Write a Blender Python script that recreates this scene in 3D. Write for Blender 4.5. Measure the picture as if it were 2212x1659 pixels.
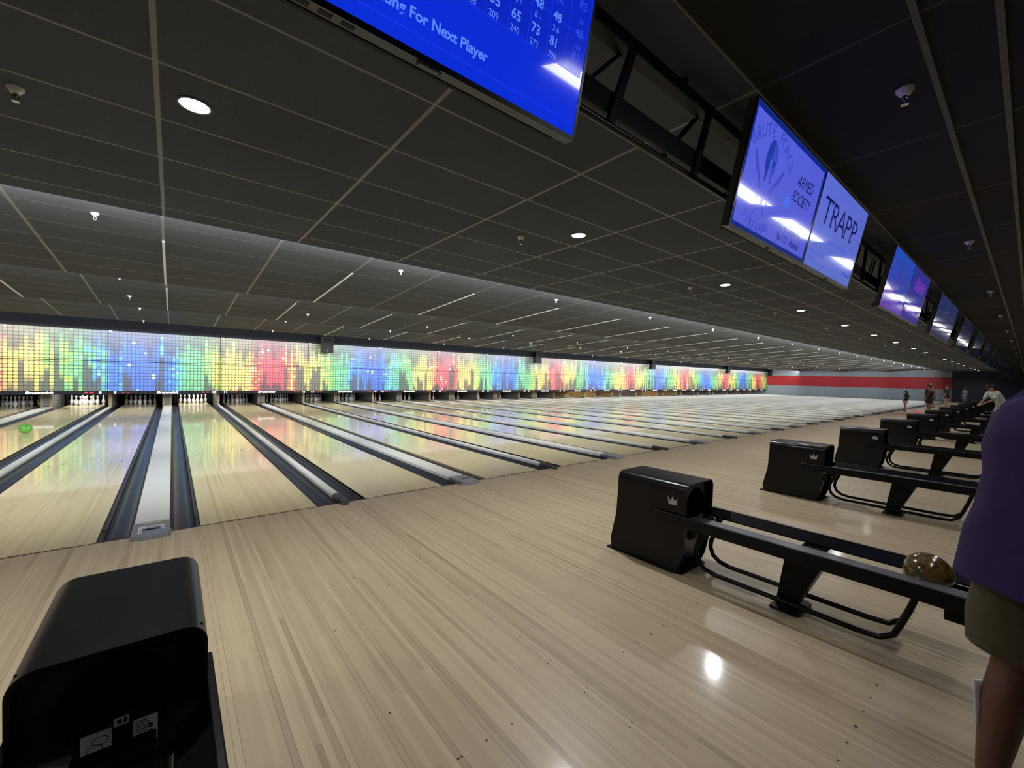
import bpy, bmesh, math, random
from mathutils import Vector, Matrix
random.seed(7)
for o in list(bpy.data.objects): bpy.data.objects.remove(o, do_unlink=True)
SC = bpy.context.scene
COL = SC.collection

# ------------------------------------------------------------------ camera
def cam_axes(y, p, r):
    cy, sy, cp, sp, cr, sr = math.cos(y), math.sin(y), math.cos(p), math.sin(p), math.cos(r), math.sin(r)
    f = Vector((sy*cp, cy*cp, sp)); rt = Vector((cy, -sy, 0)); up = rt.cross(f)
    return cr*rt + sr*up, -sr*rt + cr*up, f
CA, CB, CF = cam_axes(.6802, -.0172, .0228)
cam = bpy.data.objects.new('camera', bpy.data.cameras.new('camera')); COL.objects.link(cam)
m = Matrix.Identity(4)
for i in range(3): m[i][0] = CA[i]; m[i][1] = CB[i]; m[i][2] = -CF[i]
m.translation = Vector((.1393, -5.0512, 1.5216)); cam.matrix_world = m
cam.data.sensor_width = 36; cam.data.lens = 36*907.93/2212; cam.data.clip_start = .05; cam.data.clip_end = 300
SC.camera = cam
# ------------------------------------------------------------------ world, view, large lights
w_ = bpy.data.worlds.new('world'); SC.world = w_; w_.use_nodes = True
w_.node_tree.nodes['Background'].inputs[0].default_value = (.5, .55, .7, 1)
w_.node_tree.nodes['Background'].inputs[1].default_value = .004
SC.view_settings.view_transform = 'Standard'; SC.view_settings.look = 'None'
SC.view_settings.exposure = 0; SC.view_settings.gamma = 1; SC.view_settings.use_curve_mapping = False

P = 3.4138; G1 = .7341; G2 = .5597; W = 1.06      # pitch of a lane pair, gaps, lane width
K0, K1 = -2, 17
XL, XR = P*(K0-.5), P*(K1+.5)
ZC = 3.046
def area(name, loc, sx, sy, power, color, direc, spread=180, parent=None):
    l = bpy.data.lights.new(name, 'AREA'); l.shape = 'RECTANGLE'; l.size = sx; l.size_y = sy
    l.energy = power; l.color = color; l.spread = math.radians(spread)
    o = bpy.data.objects.new(name, l); COL.objects.link(o); o.location = loc
    o.rotation_euler = Vector(direc).to_track_quat('-Z', 'X').to_euler()
    if parent: o.parent = parent
    return o
# fluorescent strips tucked behind each ceiling step, throwing light towards the pins
LXC, LXL = (XL+XR)/2, XR-XL
for i, (y, z, e) in enumerate([(.52, 3.13, 2700), (4.57, 3.12, 1600), (8.67, 3.12, 1350)]):
    for j in range(4):
        area('strip_light', (XL+(LXL-2.5)*(j+.5)/4, y, z), .1, (LXL-2.5)/4, e/4*1.0, (.93, .965, 1.0), (0, 1, -.14))
for j in range(8):      # strip washing the masking units from above
    area('mask_strip_light', (XL+LXL*(j+.5)/8, 16.02, 2.87), .1, LXL/8, 78, (.97, .98, 1.0), (0, .5, -1), 175)
    area('mask_strip_light', (XL+LXL*(j+.5)/8, 12.85, 3.12), .12, LXL/8, 175, (.97, .98, 1.0), (0, 1, -.42), 170)

# ------------------------------------------------------------------ node helpers
class NT:
    def __init__(s, name):
        s.m = bpy.data.materials.new(name); s.m.use_nodes = True; s.t = s.m.node_tree
        s.b = s.t.nodes['Principled BSDF']
    def n(s, typ, **kw):
        x = s.t.nodes.new(typ)
        for k, v in kw.items(): setattr(x, k, v)
        return x
    def inp(s, sock, v):
        if isinstance(v, bpy.types.NodeSocket): s.t.links.new(v, sock)
        elif v is not None: sock.default_value = v
    def M(s, op, a, b=None, c=None):
        x = s.n('ShaderNodeMath', operation=op); s.inp(x.inputs[0], a); s.inp(x.inputs[1], b)
        if c is not None: s.inp(x.inputs[2], c)
        return x.outputs[0]
    def mix(s, f, a, b):
        x = s.n('ShaderNodeMix', data_type='RGBA'); s.inp(x.inputs[0], f); s.inp(x.inputs[6], a); s.inp(x.inputs[7], b)
        return x.outputs[2]
    def pos(s):
        g = s.n('ShaderNodeNewGeometry'); x = s.n('ShaderNodeSeparateXYZ'); s.t.links.new(g.outputs['Position'], x.inputs[0])
        return x.outputs
    def xyz(s, a, b, c):
        x = s.n('ShaderNodeCombineXYZ'); s.inp(x.inputs[0], a); s.inp(x.inputs[1], b); s.inp(x.inputs[2], c); return x.outputs[0]
    def white(s, v):
        x = s.n('ShaderNodeTexWhiteNoise'); s.t.links.new(v, x.inputs['Vector']); return x.outputs['Value']
    def noise(s, v, scale=5, detail=3, rough=.5):
        x = s.n('ShaderNodeTexNoise'); s.t.links.new(v, x.inputs['Vector']); x.inputs['Scale'].default_value = scale
        x.inputs['Detail'].default_value = detail; x.inputs['Roughness'].default_value = rough; return x.outputs[0]
    def ramp(s, f, stops, interp='LINEAR'):
        x = s.n('ShaderNodeValToRGB'); s.t.links.new(f, x.inputs[0]); e = x.color_ramp.elements; x.color_ramp.interpolation = interp
        while len(e) < len(stops): e.new(.5)
        for i, (p, c) in enumerate(stops): e[i].position = p; e[i].color = (*c, 1)
        return x.outputs[0]
    def bump(s, h, strength=.1, dist=.01):
        x = s.n('ShaderNodeBump'); x.inputs['Strength'].default_value = strength; x.inputs['Distance'].default_value = dist
        s.t.links.new(h, x.inputs['Height']); s.t.links.new(x.outputs[0], s.b.inputs['Normal'])
    def set(s, **kw):
        mp = dict(col='Base Color', rough='Roughness', metal='Metallic', coat='Coat Weight', crough='Coat Roughness', em='Emission Color', es='Emission Strength', spec='Specular IOR Level', sheen='Sheen Weight')
        for k, v in kw.items():
            if k in ('col', 'em') and not isinstance(v, bpy.types.NodeSocket): v = (*v, 1)
            s.inp(s.b.inputs[mp[k]], v)
        return s.m

def mat(name, col, rough=.5, **kw):
    """plain procedural material with a faint noise in colour and roughness"""
    t = NT(name); g = t.n('ShaderNodeNewGeometry').outputs['Position']
    nz = t.noise(g, kw.pop('scale', 14), 3)
    var = kw.pop('var', .12)
    a = tuple(c*(1-var) for c in col)+(1,); b = tuple(min(1, c*(1+var)) for c in col)+(1,)
    t.set(col=t.mix(nz, a, b), rough=rough, **kw); return t.m

def emis(name, col, s, rough=.25, base=(.02, .02, .02), **kw):
    t = NT(name); return t.set(col=base, em=col, es=s, rough=rough, **kw)

def wood(name, light, dark, lines, crough, coat, tone=1.0, rough=.35, lane=False):
    t = NT(name); x, y, z = t.pos(); bw = .0285
    u = t.M('DIVIDE', x, bw); i = t.M('FLOOR', u); fr = t.M('FRACT', u)
    off = t.M('MULTIPLY', t.white(t.xyz(i, 3.1, 0)), 7.0)
    seg = t.M('FLOOR', t.M('DIVIDE', t.M('ADD', y, off), .95))
    r = t.white(t.xyz(i, seg, 1.7)); r2 = t.white(t.xyz(i, .5, 9.2))
    blot = t.noise(t.xyz(t.M('MULTIPLY', x, 1.2), t.M('MULTIPLY', y, .5), 0), 2.2, 4, .6)
    grain = t.noise(t.xyz(t.M('MULTIPLY', x, 60), t.M('MULTIPLY', y, 5), 0), 1.3, 4, .65)
    v = t.M('ADD', t.M('MULTIPLY', r, .30), t.M('MULTIPLY', r2, .34))
    v = t.M('ADD', v, t.M('MULTIPLY', blot, .30)); v = t.M('ADD', v, t.M('MULTIPLY', grain, .22))
    c = t.ramp(v, [(.18, dark), (.42, tuple((a*.6+b*.4) for a, b in zip(light, dark))), (.8, light)])
    # a marked board every sixth one, with dark seams on both sides
    m6 = t.M('MODULO', t.M('ADD', i, 6000), 6); is6 = t.M('LESS_THAN', m6, .5)
    par = t.M('MODULO', t.M('FLOOR', t.M('DIVIDE', t.M('ADD', i, 6000), 6)), 2)
    dk = t.M('MULTIPLY', t.M('MULTIPLY', is6, par), .13 if lines else .05)
    c = t.mix(dk, c, (dark[0]*.55, dark[1]*.5, dark[2]*.5, 1))
    seam = t.M('MULTIPLY', is6, t.M('GREATER_THAN', t.M('ABSOLUTE', t.M('SUBTRACT', fr, .5)), .445))
    thin = t.M('GREATER_THAN', t.M('ABSOLUTE', t.M('SUBTRACT', fr, .5)), .475)
    s2 = t.M('ADD', t.M('MULTIPLY', seam, .5*lines), t.M('MULTIPLY', thin, .12))
    c = t.mix(s2, c, (.09, .06, .035, 1))
    rv = t.M('ADD', crough, t.M('MULTIPLY', grain, crough*.5))
    t.set(col=c, rough=rough, coat=coat, crough=rv)
    return t.m

M = {}
M['approach'] = wood('approach_wood', (.62, .505, .315), (.34, .25, .145), 1.4, .09, .45, rough=.42)
M['lane'] = wood('lane_wood', (.82, .70, .42), (.62, .50, .27), .25, .04, .62, rough=.32)
M['dart'] = mat('dart_inlay', (.10, .08, .06), .3, coat=.8, crough=.05)
M['gutter'] = mat('gutter_slate', (.044, .050, .068), .5, coat=.3, crough=.17, spec=.3)
M['gledge'] = mat('gutter_ledge', (.06, .058, .055), .35)
M['cap'] = mat('cap_pale_grey', (.72, .72, .66), .35, var=.05)
M['capend'] = mat('cap_end_grey', (.27, .29, .33), .3, var=.06, coat=.3, crough=.15)
M['capdark'] = mat('cap_end_dark', (.075, .08, .09), .4)
M['white'] = mat('white_plastic', (.75, .75, .74), .35, var=.04)
M['red'] = mat('red_plastic', (.35, .012, .02), .35)
M['yellow'] = mat('yellow_sticker', (.45, .42, .08), .4)
M['pink'] = mat('pink_sticker', (.62, .33, .28), .4)
M['black'] = mat('black_gloss', (.0055, .0055, .006), .3, coat=.14, crough=.10, var=.1, spec=.16)
M['blackm'] = mat('black_satin', (.005, .005, .0055), .4, var=.1, spec=.15)
M['rail'] = mat('black_rail', (.0045, .0045, .0055), .35, coat=.1, crough=.2, spec=.15)
M['track'] = mat('grey_track', (.26, .265, .31), .3, metal=.5, coat=1.0, crough=.12)
M['decal'] = mat('silver_decal', (.48, .48, .46), .4, var=.03)
M['sticker'] = mat('pale_sticker', (.62, .68, .66), .5, var=.05)
M['ink'] = mat('dark_ink', (.015, .015, .018), .5)
M['dark'] = mat('void_black', (.006, .006, .007), .8)
M['fascia'] = mat('fascia_black', (.009, .010, .014), .8, spec=.2)
M['tan'] = mat('kickback_tan', (.36, .24, .11), .45)
M['kgrey'] = mat('kickback_grey', (.16, .16, .15), .5)
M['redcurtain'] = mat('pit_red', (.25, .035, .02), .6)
M['pitglow'] = mat('pit_warm_glow', (.45, .30, .14), .6)  # warm lamp glow put into the side board colour of lit bays
M['chrome'] = mat('chrome', (.65, .65, .65), .18, metal=1.0, var=.03)
M['sprink'] = mat('sprinkler_white', (.72, .72, .68), .35, var=.03)
M['truss'] = mat('truss_black', (.006, .006, .0075), .5, spec=.25); M['bar'] = mat('bar_gloss', (.006, .006, .0075), .25)
M['tvback'] = mat('tv_back_grey', (.045, .045, .042), .45)
M['lens'] = emis('lamp_lens', (1, .98, 1.0), 22)
M['troffer'] = emis('troffer_lens', (.97, .98, 1.0), 10)
M['redled'] = emis('red_led', (1, .03, .05), .9)
M['redled2'] = emis('red_led_dim', (1, .05, .04), .12, base=(.2, .02, .02))
M['skin'] = mat('skin', (.40, .22, .15), .5, var=.08)
M['skind'] = mat('skin_dark', (.13, .055, .032), .5, var=.08)
M['eye'] = mat('eye_dark', (.01, .01, .01), .2)
M['hairblack'] = mat('hair_black', (.008, .007, .007), .6)
M['hairbrown'] = mat('hair_brown', (.06, .028, .018), .6)

def fabric(name, col, scale=60, var=.25):
    t = NT(name); g = t.n('ShaderNodeNewGeometry').outputs['Position']
    f = t.noise(g, scale, 4, .7); fold = t.noise(g, 7, 2)
    t.set(col=t.mix(f, tuple(c*(1-var) for c in col)+(1,), tuple(min(1, c*(1+var)) for c in col)+(1,)), rough=.9, sheen=.03)
    t.bump(fold, .6, .03); return t.m
M['purple'] = fabric('purple_cloth', (.027, .007, .080), 90, .3)
M['olive'] = fabric('olive_cloth', (.075, .065, .030), 90, .25)
M['maroon'] = fabric('maroon_cloth', (.07, .022, .026)); M['darkgrey'] = fabric('charcoal_cloth', (.045, .045, .05))
M['blackcloth'] = fabric('black_cloth', (.008, .008, .009)); M['pinkcloth'] = fabric('pink_cloth', (.62, .27, .42), 60, .1)
M['orange'] = fabric('orange_cloth', (.30, .05, .02)); M['greycloth'] = fabric('grey_cloth', (.16, .16, .17))
M['towel'] = fabric('white_towel', (.85, .85, .87), 120, .1)
t = NT('patterned_cloth'); g = t.n('ShaderNodeNewGeometry').outputs['Position']
vo = t.n('ShaderNodeTexVoronoi'); t.t.links.new(g, vo.inputs['Vector']); vo.inputs['Scale'].default_value = 34
t.set(col=t.ramp(vo.outputs[0], [(.0, (.10, .13, .16)), (.32, (.16, .18, .2)), (.42, (.52, .53, .5)), (1, (.6, .6, .57))]), rough=.9); M['pattern'] = t.m

# ceiling tiles: 4 ft along X, 2 ft along Y, slim T-bars
def ceil_mat(name, x0, px, y0, py, wx, wy, line, dk_=(.040, .046, .060), lt_=(.067, .077, .100)):
    t = NT(name); x, y, z = t.pos()
    def ln(c, o, p, w):
        f = t.M('FRACT', t.M('DIVIDE', t.M('ADD', t.M('SUBTRACT', c, o), 100*p), p))
        d = t.M('MULTIPLY', t.M('MINIMUM', f, t.M('SUBTRACT', 1, f)), p)
        return t.M('LESS_THAN', d, w/2)
    l = t.M('MAXIMUM', ln(x, x0, px, wx), ln(y, y0, py, wy))
    sp = t.noise(t.xyz(x, y, z), 70, 4, .7); bl = t.noise(t.xyz(x, y, z), 1.1, 2)
    v = t.M('ADD', t.M('MULTIPLY', sp, .6), t.M('MULTIPLY', bl, .4))
    tc = t.white(t.xyz(t.M('FLOOR', t.M('DIVIDE', t.M('SUBTRACT', x, x0), px)), t.M('FLOOR', t.M('DIVIDE', t.M('SUBTRACT', y, y0), py)), 0))
    v = t.M('ADD', v, t.M('MULTIPLY', t.M('SUBTRACT', tc, .5), .16))
    c = t.ramp(v, [(.3, dk_), (.7, lt_)])
    c = t.mix(l, c, (*line, 1))
    t.set(col=c, rough=t.M('SUBTRACT', .85, t.M('MULTIPLY', l, .5)), spec=.3)
    t.bump(t.M('ADD', sp, t.M('MULTIPLY', l, 1.5)), .25, .004); return t.m
M['ceil'] = ceil_mat('ceiling_tile', .063, 1.22, -2.89, .61, .024, .016, (.16, .158, .15))
M['ceil_shade'] = ceil_mat('ceiling_tile_shade', .063, 1.22, -2.89, .61, .012, .01, (.02, .02, .02), (.010, .010, .0105), (.018, .0175, .018))  # same tiles; the dim light behind the monitors is put into darker colours
M['ceil2'] = ceil_mat('ceiling_tile_sloped', .04, 1.2, .22, .61, .03, .014, (.10, .10, .09), (.034, .035, .037), (.060, .061, .064))
# side wall paint: grey with a red band; navy behind the bowlers' area
t = NT('side_wall_paint'); x, y, z = t.pos()
red = t.M('MULTIPLY', t.M('GREATER_THAN', z, 1.235), t.M('LESS_THAN', z, 2.425))
gr = t.noise(t.xyz(x, y, z), 3, 3)
c = t.mix(red, t.mix(gr, (.19, .225, .265, 1), (.24, .28, .32, 1)), t.mix(gr, (.30, .010, .016, 1), (.35, .014, .022, 1)))
c = t.mix(t.M('LESS_THAN', y, -.1), c, (.006, .008, .028, 1))
M['sidewall'] = t.set(col=c, rough=.6)
M['navy'] = mat('navy_wall', (.006, .007, .02), .8)
M['carpet'] = mat('dark_carpet', (.02, .018, .03), .95, scale=40)

# printed masking graphic: rounded cells in columns, colours cycling along the lanes
t = NT('mask_graphic'); x, y, z = t.pos(); cw, ch = .1178, .121
ux = t.M('DIVIDE', x, cw); uz = t.M('DIVIDE', z, ch); ix = t.M('FLOOR', ux); iz = t.M('FLOOR', uz)
rc = t.white(t.xyz(ix, 0, 4.4)); rc2 = t.white(t.xyz(ix, 5, 1.1)); rcell = t.white(t.xyz(ix, iz, 2.2)); grp = t.white(t.xyz(t.M('FLOOR', t.M('DIVIDE', ix, 3)), 1, 1))
xs = t.M('ADD', x, t.M('ADD', t.M('MULTIPLY', t.M('SUBTRACT', rc, .5), .55), t.M('MULTIPLY', t.M('SUBTRACT', t.white(t.xyz(ix, iz, 7.7)), .5), .45)))
ph = t.M('FRACT', t.M('DIVIDE', t.M('ADD', xs, 100*8.9-3.6), 8.9))
R_, O_, Y_, G_, T_, B_ = (.78, .075, .10), (.80, .34, .13), (.76, .62, .14), (.15, .50, .24), (.10, .42, .78), (.05, .15, .74)
hue = t.ramp(ph, [(0, R_), (.055, R_), (.085, O_), (.13, Y_), (.215, Y_), (.26, (.25, .6, .1)), (.30, G_), (.36, G_), (.385, T_), (.42, (.03, .22, .8)), (.46, B_), (.55, B_), (.585, (.03, .22, .8)), (.605, T_), (.64, G_), (.72, G_), (.765, (.3, .6, .1)), (.80, Y_), (.88, Y_), (.925, O_), (.96, R_), (1, R_)][:32])
top = t.M('ADD', 1.85, t.M('ADD', t.M('MULTIPLY', rc2, .6), t.M('MULTIPLY', grp, .4)))
bot = t.M('SUBTRACT', t.M('MULTIPLY', t.M('MULTIPLY', rc, grp), 2.1), .0)
fade_t = t.M('SUBTRACT', 1, t.M('MULTIPLY', t.n('ShaderNodeClamp').outputs[0], 0))
def clamp01(v):
    cl = t.n('ShaderNodeClamp'); t.inp(cl.inputs[0], v); return cl.outputs[0]
ft = clamp01(t.M('DIVIDE', t.M('SUBTRACT', t.M('ADD', top, .25), z), .7))  # upper fade: uneven printed columns, partly glare wash-out put into the colour
fb = clamp01(t.M('DIVIDE', t.M('SUBTRACT', z, t.M('ADD', bot, .25)), .35))
sat = t.M('MULTIPLY', t.M('MULTIPLY', ft, fb), t.M('ADD', .62, t.M('MULTIPLY', rcell, .45)))
sat = clamp01(t.M('MAXIMUM', sat, .10))
cell = t.mix(sat, (.055, .058, .064, 1), hue)
gw = t.noise(t.xyz(x, 0, z), 1.6, 2)
lite = t.mix(.38, hue, (.8, .85, .8, 1))
cell = t.mix(t.M('MULTIPLY', t.M('GREATER_THAN', t.M('ADD', rcell, t.M('MULTIPLY', gw, .5)), 1.25), sat), cell, lite)
fx = t.M('ABSOLUTE', t.M('SUBTRACT', t.M('FRACT', ux), .5)); fz = t.M('ABSOLUTE', t.M('SUBTRACT', t.M('FRACT', uz), .5))
p4 = t.M('ADD', t.M('POWER', t.M('DIVIDE', fx, .45), 5), t.M('POWER', t.M('DIVIDE', fz, .43), 5))
inside = t.M('LESS_THAN', p4, 1.0)
c = t.mix(inside, (.022, .024, .028, 1), cell)
M['mask'] = t.set(col=c, rough=.42, spec=.5)

# ------------------------------------------------------------------ mesh builder
class MB:
    def __init__(s): s.v = []; s.f = []; s.mi = []; s.cm = 0
    def add(s, vs, fs):
        b = len(s.v); s.v += [tuple(v) for v in vs]; s.f += [tuple(b+i for i in f) for f in fs]; s.mi += [s.cm]*len(fs); return s
    def box(s, a, b):
        (x0, y0, z0), (x1, y1, z1) = a, b
        return s.add([(x0,y0,z0),(x1,y0,z0),(x1,y1,z0),(x0,y1,z0),(x0,y0,z1),(x1,y0,z1),(x1,y1,z1),(x0,y1,z1)],
                     [(3,2,1,0),(4,5,6,7),(0,1,5,4),(1,2,6,5),(2,3,7,6),(3,0,4,7)])
    def prism(s, prof, a, b, axis='x'):
        """closed 2D profile swept between a and b along axis; profile in the other two axes (in order)"""
        def pt(p, t):
            return {'x': (t, p[0], p[1]), 'y': (p[0], t, p[1]), 'z': (p[0], p[1], t)}[axis]
        n = len(prof); vs = [pt(p, a) for p in prof]+[pt(p, b) for p in prof]
        return s.add(vs, [tuple(range(n))[::-1], tuple(range(n, 2*n))]+[(i, (i+1) % n, n+(i+1) % n, n+i) for i in range(n)])
    def strip(s, prof, a, b, axis='y', thick=0):
        def pt(p, t): return {'x': (t, p[0], p[1]), 'y': (p[0], t, p[1])}[axis]
        n = len(prof); vs = [pt(p, a) for p in prof]+[pt(p, b) for p in prof]
        return s.add(vs, [(i, i+1, n+i+1, n+i) for i in range(n-1)])
    def tube(s, path, r, n=10, caps=True):
        path = [Vector(p) for p in path]; rs = r if isinstance(r, (list, tuple)) else [r]*len(path)
        b = len(s.v); up = Vector((0, 0, 1)); prev = None; vs = []; fs = []
        for i, p in enumerate(path):
            d = (path[min(i+1, len(path)-1)]-path[max(i-1, 0)]).normalized()
            if prev is None:
                u = d.cross(up) if abs(d.z) < .95 else d.cross(Vector((1, 0, 0)))
            else: u = prev-d*prev.dot(d)
            u.normalize(); prev = u; v = d.cross(u)
            for k in range(n):
                a = 2*math.pi*k/n; vs.append(p+(u*math.cos(a)+v*math.sin(a))*rs[i])
        for i in range(len(path)-1):
            for k in range(n): fs.append((i*n+k, i*n+(k+1) % n, (i+1)*n+(k+1) % n, (i+1)*n+k))
        if caps: fs += [tuple(range(n))[::-1], tuple(range((len(path)-1)*n, len(path)*n))]
        return s.add(vs, fs)
    def lathe(s, prof, c=(0, 0, 0), n=24):
        vs = []; fs = []
        for r, z in prof:
            for k in range(n):
                a = 2*math.pi*k/n; vs.append((c[0]+r*math.cos(a), c[1]+r*math.sin(a), c[2]+z))
        for i in range(len(prof)-1):
            for k in range(n): fs.append((i*n+k, i*n+(k+1) % n, (i+1)*n+(k+1) % n, (i+1)*n+k))
        return s.add(vs, fs)
    def loft(s, rings, n=24, caps=True, wob=0):
        """rings: (center, rx, ry, side, front) -> superellipse tube"""
        vs = []; fs = []
        for ri, (c, rx, ry, sd, fr) in enumerate(rings):
            c = Vector(c); sd = Vector(sd).normalized(); fr = Vector(fr).normalized()
            for k in range(n):
                a = 2*math.pi*k/n; q = 1+wob*math.sin(5*a+ri*.9)*.5+wob*math.sin(9*a+ri*.4)*.4
                vs.append(c+sd*rx*math.cos(a)*q+fr*ry*math.sin(a)*q)
        m_ = len(rings)
        for i in range(m_-1):
            for k in range(n): fs.append((i*n+k, i*n+(k+1) % n, (i+1)*n+(k+1) % n, (i+1)*n+k))
        if caps: fs += [tuple(range(n))[::-1], tuple(range((m_-1)*n, m_*n))]
        return s.add(vs, fs)
    def sphere(s, c, r, n=24, sc=(1, 1, 1)):
        m_ = n//2; prof = [(max(1e-4, math.sin(math.pi*i/m_)), -math.cos(math.pi*i/m_)) for i in range(m_+1)]
        vs = []; fs = []
        for pr, pz in prof:
            for k in range(n):
                a = 2*math.pi*k/n; vs.append((c[0]+r*sc[0]*pr*math.cos(a), c[1]+r*sc[1]*pr*math.sin(a), c[2]+r*sc[2]*pz))
        for i in range(m_):
            for k in range(n): fs.append((i*n+k, i*n+(k+1) % n, (i+1)*n+(k+1) % n, (i+1)*n+k))
        return s.add(vs, fs)
    def data(s, name, mats, smooth=None, bevel=0, seg=2):
        me = bpy.data.meshes.new(name); me.from_pydata(s.v, [], s.f); me.update()
        for mm in (mats if isinstance(mats, (list, tuple)) else [mats]): me.materials.append(mm)
        me.polygons.foreach_set('material_index', s.mi)
        bm = bmesh.new(); bm.from_mesh(me)
        bmesh.ops.remove_doubles(bm, verts=bm.verts, dist=1e-5)
        bmesh.ops.recalc_face_normals(bm, faces=bm.faces)
        if bevel: 
            es = [e for e in bm.edges if len(e.link_faces) == 2 and e.calc_face_angle(0) > .5]
            bmesh.ops.bevel(bm, geom=es, offset=bevel, segments=seg, affect='EDGES', profile=.5)
        if smooth is not None:
            for f in bm.faces: f.smooth = True
            for e in bm.edges: e.smooth = not (len(e.link_faces) == 2 and e.calc_face_angle(0) > smooth)
        bm.to_mesh(me); bm.free(); return me
    def build(s, name, mats, parent=None, smooth=None, loc=None, bevel=0, seg=2):
        o = bpy.data.objects.new(name, s.data(name, mats, smooth, bevel, seg)); COL.objects.link(o)
        if parent: o.parent = parent
        if loc is not None: o.location = loc
        return o
def tag(o, label=None, cat=None, group=None, kind=None):
    if label: o['label'] = label
    if cat: o['category'] = cat
    if group: o['group'] = group
    if kind: o['kind'] = kind
    return o
def empty(name, loc=(0, 0, 0), rz=0):
    o = bpy.data.objects.new(name, None); COL.objects.link(o); o.location = loc; o.rotation_euler = (0, 0, rz); o.empty_display_size = .1; return o
def copy_tree(o, parent=None):
    c = o.copy(); COL.objects.link(c)
    if parent: c.parent = parent
    for ch in list(o.children): copy_tree(ch, c)
    return c
def struct(name, mb, m_, smooth=None):
    o = mb.build(name, m_, smooth=smooth); o['kind'] = 'structure'; return o
ORD = ['', 'first', 'second', 'third', 'fourth', 'fifth', 'sixth', 'seventh', 'eighth', 'ninth', 'tenth', 'eleventh', 'twelfth', 'thirteenth', 'fourteenth', 'fifteenth', 'sixteenth', 'seventeenth', 'eighteenth', 'nineteenth', 'twentieth']+['twenty-'+w for w in ('first', 'second', 'third', 'fourth', 'fifth', 'sixth', 'seventh', 'eighth', 'ninth')]
def textmesh(s, size, align='CENTER', bold=0, shear=0, mname='text', extrude=0.0006, space=1.0):
    cu = bpy.data.curves.new('t', 'FONT'); cu.body = s; cu.size = size; cu.align_x = align; cu.offset = bold; cu.shear = shear
    cu.extrude = extrude; cu.space_character = space; cu.resolution_u = 3
    o = bpy.data.objects.new('t', cu); COL.objects.link(o); bpy.context.view_layer.update()
    me = bpy.data.meshes.new_from_object(o.evaluated_get(bpy.context.evaluated_depsgraph_get()))
    bpy.data.objects.remove(o); me.name = mname; me.materials.clear(); return me
def text(name, s, size, mm, parent, matrix, **kw):
    me = textmesh(s, size, mname=name, **kw); me.materials.append(mm); me.transform(matrix)
    o = bpy.data.objects.new(name, me); COL.objects.link(o); o.parent = parent; return o
FACE_Y = Matrix(((1,0,0,0),(0,0,-1,0),(0,1,0,0),(0,0,0,1)))   # text plane XY -> XZ, reading from -Y side

# ------------------------------------------------------------------ room shell
fl = MB().box((XL, -14, -.1), (XR, 0, 0))
fl.cm = 1
def dot(mb, x, y, r, n=8): mb.add([(x+r*math.cos(2*math.pi*k/n), y+r*math.sin(2*math.pi*k/n), .0004) for k in range(n)], [tuple(range(n))])
for k in range(K0, K1+1):
    for c in (P*k-G1/2-W/2, P*k+G1/2+W/2):
        for j in range(-3, 4):
            for y in (-3.66, -4.6): dot(fl, c+.137*j, y, .0055 if j else .008)
        for y in (-1.74, -2.0, -2.25, -2.51, -2.77): dot(fl, c, y, .0045)
    for i in range(12):
        y = -1.16-.257*i; dot(fl, P*(k+.5), y, .004); dot(fl, P*(k+.5)+.03, y+.01, .0045)
    for a, b in ((1.41, -1.42), (1.16, -1.43), (1.16, -1.47), (1.2, -1.92), (1.36, -2.18), (1.05, -3.66), (.91, -3.28)): dot(fl, P*k+a, b, .0055)
struct('floor', fl, [M['approach'], M['ink']])
struct('floor', MB().box((XL, -.02, -.4), (XR, 20.6, -.125)), M['dark'])
struct('wall_right', MB().box((XR, -14, -.1), (XR+.2, 20.6, 3.6)), M['sidewall'])
struct('wall_left', MB().box((XL-.2, -14, -.1), (XL, 20.6, 3.6)), M['sidewall'])
struct('wall_front', MB().box((XL, -14.2, -.1), (XR, -14, 3.6)), M['navy'])
struct('wall_back', MB().box((XL, 20.6, -.4), (XR, 20.8, 3.6)), M['dark'])
tr_l = MB()
TROFF = [(x, -5.5) for x in [2.25+2.12*i for i in range(24)]]
struct('ceiling', MB().box((XL, -4.11, ZC), (XR, .45, ZC+.25)), M['ceil'])
struct('ceiling', MB().box((XL, -14, ZC), (XR, -4.11, ZC+.25)), M['ceil_shade'])
def sect(y0, y1, z1=3.0):
    z0 = z1+.069*(y1-y0)
    struct('ceiling', MB().prism([(y0, z0), (y1, z1), (y1, z1+.34), (y0, z0+.06)], XL, XR, 'x'), M['ceil2'])
sect(.45, 4.5); sect(4.5, 8.6); sect(8.6, 12.75)
struct('ceiling', MB().box((XL, 12.75, 3.3), (XR, 20.6, 3.4)), M['dark'])
struct('trim_1', MB().box((XL, 16.36, 2.885), (XR, 16.5, 3.3)), M['fascia'])
struct('trim_2', MB().box((XL, -.012, -.1), (XR, .004, .0012)), mat('foul_line', (.05, .03, .022), .5))
fm = MB()
for k in range(K0, K1+1):          # worn dashed lettering along the foul line
    for x0 in (P*k-G1/2-W, P*k+G1/2):
        x = x0+.16
        while x < x0+W-.16:
            l = random.uniform(.012, .03); fm.add([(x, .008, .0006), (x+l, .008, .0006), (x+l, .026, .0006), (x, .026, .0006)], [(0, 1, 2, 3)]); x += l+random.uniform(.008, .02)
struct('trim_3', fm, mat('worn_red_print', (.22, .09, .06), .5))
n_ = 4
WB = mat('white_teebar', (.62, .62, .58), .3, var=.03)
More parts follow.
